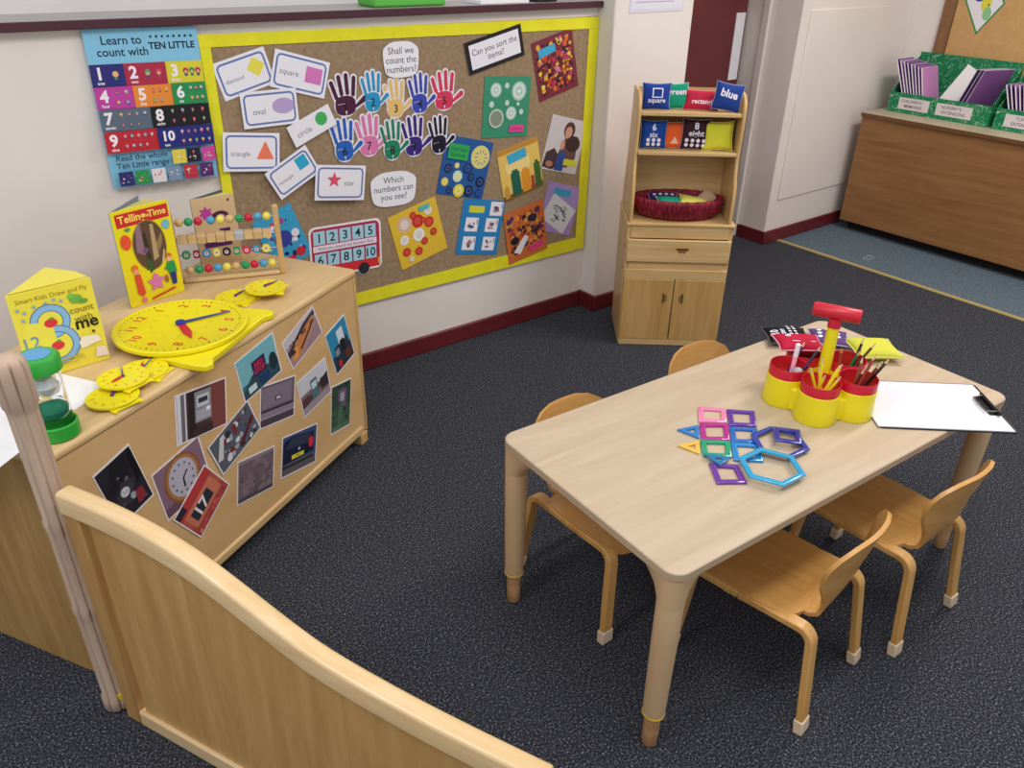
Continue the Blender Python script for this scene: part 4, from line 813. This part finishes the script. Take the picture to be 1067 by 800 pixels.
# ---------------------------------------------------------------- table
TA = R(-2.566)
tb = empty('table', (1.513, .921, 0), TA, 'low rectangular beech effect table with round legs in the middle of the carpet', 'table')
TL, TW, TH = 1.195, .567, .5
bm = B(); prism(bm, rrect(TL, TW, .035, 6), TH-.020, TH); tt = link('tabletop', bm, table_w, tb, bevel=.003)
bm = B()
o1 = rrect(TL+.0012, TW+.0012, .0356, 6); 
loft(bm, [[(x, y, TH-.018) for x, y in o1], [(x, y, TH-.0035) for x, y in o1]], cap=False); link('edge_band', bm, table_e, tb)
for sx in (-1, 1):
    for sy in (-1, 1):
        cx, cy = sx*(TL/2-.030), sy*(TW/2-.030)
        lg = None; bm = B(); lathe(bm, [(.0235, .098), (.0262, .30), (.0268, .405), (.0262, .409)], 28, (cx, cy)); lg = link('leg', bm, leg_p, tb)
        # bracket: round at the bottom, spreading inwards along both edges at the top
        bm = B(); rings = []
        for f_, z in ((0, .4095), (.06, .42), (.20, .437), (.50, .457), (1.0, .4795)):
            rg = []
            for k in range(32):
                t = 2*PI*k/32; x, y = .0272*math.cos(t), .0272*math.sin(t)
                ex = max(0, -sx*math.cos(t))**2; ey = max(0, -sy*math.sin(t))**2
                x += -sx*.085*f_*ex; y += -sy*.085*f_*ey; rg.append((cx+x, cy+y, z))
            rings.append(rg)
        loft(bm, rings); link('corner_bracket', bm, leg_p, tb)
        bm = B(); tube(bm, [(cx+.0215*math.cos(t), cy+.0215*math.sin(t), .0965) for t in [2*PI*k/24 for k in range(25)]], .0032, 6); link('yellow_ring', bm, M('#d8b420', .5), lg)
        bm = B(); lathe(bm, [(.013, 0), (.0165, .004), (.0172, .05), (.0165, .060), (.0175, .064), (.0175, .0945)], 20, (cx, cy)); link('wooden_foot', bm, leg_w, lg)

# ---------------------------------------------------------------- chairs
def strip(bm, path, w, th, wx=None):
    """bent strip in the y-z plane, path of (x, y, z), width along x"""
    rings = []
    for i, p in enumerate(path):
        p = Vector(p); d = (Vector(path[min(i+1, len(path)-1)])-Vector(path[max(i-1, 0)])).normalized(); n = Vector((0, -d.z, d.y)).normalized(); ww = (wx[i] if wx else w)/2
        rings.append([p+Vector((ww, 0, 0))+n*th/2, p-Vector((ww, 0, 0))+n*th/2, p-Vector((ww, 0, 0))-n*th/2, p+Vector((ww, 0, 0))-n*th/2])
    loft(bm, rings); return bm
def make_chair():
    t = empty('child_chair')
    SH = .268
    # seat
    ol = rrect(.262, .27, .035, 5, 0, .032)
    bm = B(); top = [(x, y, SH+.004*(abs(x)/.13)**2-.004+(.0-.012*max(0, (y-.10)/.07)**2)) for x, y in ol]
    nx, ny = 10, 10; vt = {}
    def zf(x, y): return SH-.005+.005*(abs(x)/.131)**2-.010*max(0, (y-.09)/.077)**2
    for side, dz in ((0, 0), (1, -.010)):
        for i in range(nx+1):
            for j in range(ny+1):
                u, v = -1+2*i/nx, -1+2*j/ny
                k = (max(abs(u), abs(v))/math.hypot(u, v)) if (u or v) else 1
                m = 1-.14*min(abs(u), abs(v))**3
                x, y = u*m*.131, .032+v*m*.135
                vt[side, i, j] = bm.verts.new((x, y, zf(x, y)+dz))
    for i in range(nx):
        for j in range(ny):
            bm.faces.new([vt[0, i, j], vt[0, i+1, j], vt[0, i+1, j+1], vt[0, i, j+1]]); bm.faces.new([vt[1, i, j], vt[1, i, j+1], vt[1, i+1, j+1], vt[1, i+1, j]])
    per = [(i, 0) for i in range(nx)]+[(nx, j) for j in range(ny)]+[(i, ny) for i in range(nx, 0, -1)]+[(0, j) for j in range(ny, 0, -1)]
    for a, b in zip(per, per[1:]+per[:1]): bm.faces.new([vt[(0,)+a], vt[(1,)+a], vt[(1,)+b], vt[(0,)+b]])
    link('seat', bm, chair_w, t, angle=35)
    # backrest, springing from a cut in the rear of the seat
    prof = [(-.070, .2635, .080), (-.090, .2632, .080), (-.108, .2645, .080), (-.122, .275, .081), (-.130, .297, .083), (-.138, .330, .097), (-.147, .368, .116), (-.155, .402, .126), (-.162, .432, .126), (-.168, .457, .111), (-.172, .474, .081), (-.174, .481, .045)]
    bm = B(); n = 12; F, K = [], []
    for i, (y, z, w) in enumerate(prof):
        y0, z0, _ = prof[max(0, i-1)]; y1, z1, _ = prof[min(len(prof)-1, i+1)]; d = Vector((y1-y0, z1-z0)).normalized(); nn = Vector((-d.y, d.x))*.0095
        cv = max(0, min(1, (z-.28)/.1)); fr, bk = [], []
        for k in range(n+1):
            s = -1+2*k/n; fwd = .028*cv*(s*w/.127)**2; up_ = .0
            fr.append(bm.verts.new((s*w, y+fwd, z))); bk.append(bm.verts.new((s*w, y+fwd+nn.x, z+nn.y)))
        F.append(fr); K.append(bk)
    for i in range(len(prof)-1):
        for k in range(n):
            bm.faces.new((F[i][k], F[i][k+1], F[i+1][k+1], F[i+1][k])); bm.faces.new((K[i][k], K[i+1][k], K[i+1][k+1], K[i][k+1]))
        bm.faces.new((F[i][0], F[i+1][0], K[i+1][0], K[i][0])); bm.faces.new((F[i][n], K[i][n], K[i+1][n], F[i+1][n]))
    for i in (0, len(prof)-1):
        for k in range(n): bm.faces.new((F[i][k], K[i][k], K[i][k+1], F[i][k+1]))
    link('backrest', bm, chair_back, t, angle=35)
    for sx in (-1, 1):
        for sy, yf, yb in ((-1, -.172, -.112), (1, .165, .118)):
            path = [(sx*.1185, .03, SH-.0125), (sx*.1185, yb+.03*-sy, SH-.0105)]
            r_ = .032; cyy, czz = yb, SH-.0105-r_
            for k in range(0, 6): a = R(90*(k/5)); path.append((sx*.1185, cyy+sy*r_*math.sin(a)*.9, czz+r_*math.cos(a)))
            y_end = path[-1][1]; z_end = path[-1][2]; 
            path += [(sx*(.1185+.018*q), y_end+(yf-y_end)*q, z_end*(1-q)+.002*q) for q in (.33, .66, 1)]
            bm = B(); strip(bm, path, .030, .017); lg = link('leg', bm, chair_leg, t, bevel=.003, angle=35)
            bm = B(); q0, q1 = Vector(path[-1]), Vector(path[-2]); dd = (q1-q0).normalized()
            strip(bm, [tuple(q0+Vector((0, 0, -.0015))), tuple(q0+dd*.034)], .035, .022); link('foot_cap', bm, M('#dcc4a8', .5), lg, bevel=.003)
    return t
ch0 = make_chair()
CS = [((1.331, .705), 8.5, 'small plywood chair at the near long side, closest to the near table corner'),
      ((1.728, .680), 0, 'small plywood chair at the near long side, beneath the clipboard end'),
      ((1.186, 1.124), 181, 'small plywood chair at the far long side, beside the left table end'),
      ((1.690, 1.143), 178, 'small plywood chair at the far long side, in front of the shelf cabinet')]
for i, ((x, y), rz, lab) in enumerate(CS):
    o = ch0 if i == 0 else copy_tree(ch0)
    o.location = (x, y, 0); o.rotation_euler.z = R(rz); tag(o, lab, 'chair', 'small bentwood chairs around the table')

# ---------------------------------------------------------------- on the table
TT = TH+.0006
TILES = [('pink', [(1.398, 1.044), (1.448, .999), (1.397, .955), (1.346, .997)], '#e884ac', 'pink square', 0),
         ('magenta', [(1.342, .991), (1.398, .951), (1.343, .901), (1.291, .941)], '#b02088', 'magenta square', 0),
         ('purple', [(1.446, .995), (1.495, .949), (1.441, .902), (1.393, .944)], '#5c2c9c', 'violet square', 0),
         ('green', [(1.287, .942), (1.341, .899), (1.291, .853), (1.243, .895)], '#109c70', 'green square', 0),
         ('blue', [(1.388, .940), (1.436, .896), (1.387, .855), (1.339, .894)], '#1c64b8', 'mid blue square', 0),
         ('cyan', [(1.337, .894), (1.384, .850), (1.334, .801), (1.286, .844)], '#1884c8', 'light blue square', 0),
         ('tri', [(1.278, 1.004), (1.335, .987), (1.292, .948)], '#1c78c4', 'blue triangle pointing away from the squares', 0),
         ('tri', [(1.229, .958), (1.285, .941), (1.243, .905)], '#e8bc4c', 'yellow triangle', 0),
         ('tri', [(1.243, .894), (1.283, .849), (1.237, .843)], '#1874a8', 'blue triangle overlapping the green square', 1),
         ('dia', [(1.231, .869), (1.278, .827), (1.24, .772), (1.187, .809)], '#6c2c98', 'purple tilted square near the large cyan hexagon', 0),
         ('hex', [(1.394, .882), (1.455, .878), (1.493, .823), (1.444, .763), (1.387, .767), (1.354, .829)], '#243c9c', 'dark blue large hexagon', 1),
         ('sq', [(1.453, .869), (1.494, .821), (1.444, .782), (1.408, .829)], '#28308c', 'dark blue small square lying on the dark blue hexagon', 2),
         ('hex', [(1.289, .831), (1.362, .827), (1.395, .776), (1.344, .712), (1.274, .709), (1.243, .768)], '#1c9cc8', 'bright cyan large hexagon', 2)]
def offset_poly(P, d):
    n = len(P); o = []
    c = sum(P, Vector((0, 0)))/n
    for i in range(n):
        a, b, e = P[i-1], P[i], P[(i+1) % n]; d1 = (b-a).normalized(); d2 = (e-b).normalized(); n1 = Vector((-d1.y, d1.x)); n2 = Vector((-d2.y, d2.x))
        if n1.dot(c-b) < 0: n1, n2 = -n1, -n2
        m = (n1+n2); m = m/(m.length_squared/2) if m.length > 1e-6 else n1
        o.append(b+m*d)
    return o
for nm, pts, col, lab, lay in TILES:
    P = [Vector(p) for p in pts]; c = sum(P, Vector((0, 0)))/len(P)
    if len(P) == 6:      # regularise the hexagons
        r_ = sum((p-c).length for p in P)/6; a0 = sum(((math.atan2((p-c).y, (p-c).x)+k*PI/3) % (2*PI) for k, p in enumerate(P)))/6
        P = [c+Vector((r_*math.cos(a0-k*PI/3), r_*math.sin(a0-k*PI/3))) for k in range(6)]
    P = [p-c for p in P]; area2 = sum(P[i-1].x*P[i].y-P[i].x*P[i-1].y for i in range(len(P)))
    if area2 < 0: P = P[::-1]
    t = None; m = bpy.data.materials.get('tile_'+col.strip('#'))
    if not m:
        m = bpy.data.materials.new('tile_'+col.strip('#')); m.use_nodes = True; b = m.node_tree.nodes['Principled BSDF']; b.inputs['Base Color'].default_value = lin(col); b.inputs['Roughness'].default_value = .22; b.inputs['Coat Weight'].default_value = .5
        nz = m.node_tree.nodes.new('ShaderNodeTexNoise'); nz.inputs['Scale'].default_value = 200; mr = m.node_tree.nodes.new('ShaderNodeMapRange'); mr.inputs[3].default_value = .16; mr.inputs[4].default_value = .3; m.node_tree.links.new(nz.outputs[0], mr.inputs[0]); m.node_tree.links.new(mr.outputs[0], b.inputs['Roughness'])
    wd_ = .0128 if len(P) != 3 else .0100
    prof = [(.0003, .0006), (0, .0016), (0, .0044), (.0012, .0056), (wd_*.45, .006), (wd_*.5, .0052), (wd_*.55, .006), (wd_-.001, .0056), (wd_, .0044), (wd_, .0014), (wd_-.0003, .0006)]
    bm = B(); rings = [[(*p, z) for p in offset_poly(P, d_)] for d_, z in prof]
    rings.append(rings[0]); vr = [[bm.verts.new(p) for p in r] for r in rings[:-1]]; vr.append(vr[0]); n = len(P)
    for a, b in zip(vr, vr[1:]):
        for i in range(n): bm.faces.new((a[i], a[(i+1) % n], b[(i+1) % n], b[i]))
    o = link('magnetic_tile', bm, m); o.location = (c.x, c.y, TT+lay*.0062-.0004); tag(o, lab+' magnetic frame tile on the table', 'magnetic tile', 'magnetic frame tiles on the table')
# pencil caddy
CX, CY = 1.667, .892; CR = .084
ca = empty('pencil_caddy', (CX, CY, TT), 0, 'yellow and red desk caddy of five round pots with a T handle', 'pencil caddy')
pots = []
bm = B()
for k in range(5):
    a = R(137.4+72*k); px, py = CR*math.cos(a), CR*math.sin(a); pots.append((px, py))
    bm2 = B(); lathe(bm2, [(.0495, 0), (.0510, .004), (.0485, .035), (.0478, .0735), (.0465, .0745), (.0455, .0735), (.0455, .004)], 32, (px, py)); link('pot_body', bm2, YEL, ca)
    bm2 = B(); lathe(bm2, [(.0452, .072), (.0458, .099), (.0450, .1005), (.0435, .0995), (.0430, .007), (.002, .006)], 32, (px, py), cap=False); link('pot_liner', bm2, RED, ca)
link('centre_base', prism(B(), circ(0, 0, .117, 5, a0=R(137.4)), 0, .058), YEL, ca, bevel=.004)
bm = B(); lathe(bm, [(.016, .0585), (.0150, .075), (.0140, .205)], 24); link('handle_post', bm, YEL, ca)
bm = B(); lathe(bm, [(.0155, .2055), (.0150, .228)], 24, (0, 0)); ax = Vector((.044, -.093, 0)).normalized()
c0 = Vector((0, 0, .242)); a_ = c0-ax*.054; b_ = c0+ax*.054
tube(bm, [a_, a_+ax*.003, b_-ax*.003, b_], .017, 20, 0, [.0145, .0170, .0170, .0145]); link('handle_grip', bm, RED, ca, angle=50)
# pencils and pens standing in the pots
def pencil(col, x, y, lean, az, ln, label, grp, tipc='#d8b888', flip=False, nm='pencil', r_=.0036, zb=.012):
    t = empty(nm, (0, 0, 0), 0, label, nm.replace('_', ' '), grp)
    body = B(); prism(body, circ(0, 0, r_, 6), .0, ln); link('barrel', body, M(col, .4), t)
    bm = B(); lathe(bm, [(r_*.95, ln+.0002), (.0012, ln+.013)], 8); link('sharpened_tip', bm, M(tipc, .5), t)
    bm = B(); lathe(bm, [(.0012, ln+.0132), (.0003, ln+.0165)], 6); link('lead', bm, M('#2a2420' if col == '#f0d828' else col, .5), t)
    t.matrix_world = Matrix.Translation((CX+x, CY+y, TT+zb)) @ Matrix.Rotation(R(az), 4, 'Z') @ Matrix.Rotation(R(lean), 4, 'Y'); return t
rn = random.Random(12)
def fill(pi, items, grp):
    px, py = pots[pi]
    for col, az, le, ln, lab in items:
        ax_ = R(az); off = rn.uniform(-.018, .018)
        bx, by = px-.016*math.cos(ax_)-off*math.sin(ax_), py-.016*math.sin(ax_)+off*math.cos(ax_)
        pencil(col, bx, by, le, az, ln, lab, grp)
Y_ = '#f0d828'
fill(1, [(Y_, 142, 22, .120, 'yellow pencil leaning furthest left in the front pot of the caddy'), (Y_, 125, 13, .118, 'yellow pencil leaning slightly left in the front pot of the caddy'),
         (Y_, 60, 9, .135, 'tallest yellow pencil upright at the back of the front pot'), (Y_, -35, 19, .135, 'yellow pencil leaning right across the middle of the front pot'),
         (Y_, -50, 24, .112, 'yellow pencil leaning furthest right in the front pot'), (Y_, -20, 23, .125, 'yellow pencil leaning right at the back of the front pot'), (Y_, -80, 12, .100, 'shortest yellow pencil in the front pot')], 'yellow pencils in the front pot')
fill(2, [('#7c2c24', -60, 24, .125, 'red-brown pencil in the right front pot of the caddy'), ('#5c2c1c', -35, 28, .130, 'dark brown pencil leaning right in the right front pot'), ('#a03c30', -10, 24, .135, 'brick red pencil in the right front pot of the caddy'),
         ('#2c2024', -28, 33, .142, 'black pencil leaning furthest right in the right front pot'), ('#8c5034', 20, 20, .120, 'mid brown pencil in the right front pot of the caddy'), ('#6c2428', -90, 14, .110, 'maroon pencil in the right front pot of the caddy')], 'brown and red pencils in the right pot')
fill(3, [('#5c3428', -30, 32, .135, 'chocolate brown pencil leaning right from the right rear pot'), ('#342024', 10, 26, .130, 'near black pencil in the right rear pot of the caddy'), ('#1c8c5c', -90, 18, .105, 'green pencil in the right rear pot of the caddy'), ('#a86c58', 200, 16, .110, 'light brown pencil in the right rear pot of the caddy')], 'pencils in the right rear pot')
fill(0, [('#4a2470', -5, 30, .135, 'deep violet pencil in the left pot of the caddy'), ('#2c2048', -18, 33, .145, 'longest near black pencil leaning right from the left pot')], 'pencils in the left pot')
bm = B(); px, py = pots[0]
t = empty('marker_pen', (0, 0, 0), 0, 'pink and white marker pen upright in the left pot of the caddy', 'marker pen')
b2 = B(); lathe(b2, [(.005, 0), (.0055, .002), (.0055, .10), (.004, .102)], 14); link('barrel', b2, M('#f0a0b8', .4), t); b2 = B(); lathe(b2, [(.0062, .1022), (.0062, .135), (.004, .137)], 14); link('cap', b2, M('#f4e4ec', .4), t)
t.matrix_world = Matrix.Translation((CX+px+.012, CY+py, TT+.012)) @ Matrix.Rotation(R(4), 4, 'Y')
bm = B(); ball(bm, (0, 0, 0), .014, 20); b2 = link('grey_ball', bm, M('#a8a4a8', .4)); b2.location = (CX+px+.006, CY+py-.022, TT+.083); tag(b2, 'grey round ball at the top of the left pot of the caddy', 'ball')
bm = B(); lathe(bm, [(.012, 0), (.016, .002), (.018, .066), (.016, .068)], 20); o = link('glue_cap_tub', bm, M('#8c8890', .5)); o.location = (CX+px+.006, CY+py-.022, TT+.0065+.0); o.scale = (.8, .8, .90); tag(o, 'small grey tub inside the left pot of the caddy', 'tub')
# clipboard
cc = Vector((1.878, .712)); lo = Vector((1.907-1.661, .554-.764)); ang = math.atan2(lo.y, lo.x)
cl = empty('clipboard', (cc.x, cc.y, TT), ang, 'black clipboard holding white paper at the right end of the table', 'clipboard')
bm = B(); prism(bm, rrect(.325, .235, .010, 4), 0, .003); link('board', bm, M('#1c1c20', .4), cl)
bm = B(); box(bm, -.165, .153, -.116, .110, .0033, .0055); link('paper', bm, M('#dcdbe4', .6, 0, 'clipboard_paper'), cl)
bm = B(); box(bm, .126, .150, -.045, .045, .0057, .0075); tube(bm, [(.146, -.05, .012), (.146, .05, .012)], .0045, 10); bp_ = link('clip', bm, M('#26262a', .3, .6), cl, bevel=.0006)
bm = B(); tube(bm, [(.146, -.04, .014), (.120, -.034, .011), (.116, 0, .011), (.120, .034, .011), (.146, .04, .014)], .0018, 6); link('clip_wire', bm, STEEL, bp_)
# bean bags on the table
def lay(o, x, y, z, rz, rx=0, ry=0): o.matrix_world = Matrix.Translation((x, y, z)) @ Euler((R(rx), R(ry), R(rz)), 'XYZ').to_matrix().to_4x4()
GT = 'bean bags behind the caddy on the table'
def pb10(A):
    A.T('10', .2, .5, .03, W_, R(90), .03); A.T('ten', .38, .5, .024, W_, R(90), .02)
    for i in range(5):
        for j in range(2): A.E(.55+j*.12, .2+i*.15, .04, W_)
o = bean(.125, .105, .026, '#15141a', '#55555c', pb10); lay(o, 1.900, 1.150, TT+.0150, -38, 0, 0); tag(o, 'black bean bag with white printing at the far corner of the table', 'bean bag', GT)
o = bean(.110, .10, .026, '#5f4278', '#b0a4c0', lambda A: [A.E(.25+.22*i, .3+.2*j, .06, W_) for i in range(3) for j in range(3)]); lay(o, 1.990, 1.072, TT+.0140, -50); tag(o, 'purple bean bag with white dots beside the black one', 'bean bag', GT)
o = bean(.118, .092, .030, '#b81c3c', '#e09cac', lambda A: (A.T('9', .3, .7, .03, W_, R(150), .02), A.R(.3, .3, .8, .33, W_))); lay(o, 1.694, .988, TT+.1010+.015, -38, 0, 0); tag(o, 'red bean bag resting on the rear pot of the caddy', 'bean bag', GT)
o = bean(.130, .120, .036, '#cccb48', '#e0dc88'); lay(o, 2.020, .952, TT+.0200, -37, 0, 0); tag(o, 'yellow bean bag beside the clipboard, right of the handle', 'bean bag', GT)
o = bean(.07, .05, .02, '#1c9c8c', '#a0d0cc'); lay(o, 1.905, .985, TT+.013, -10); tag(o, 'small turquoise bean bag between the yellow and red bags', 'bean bag', GT)
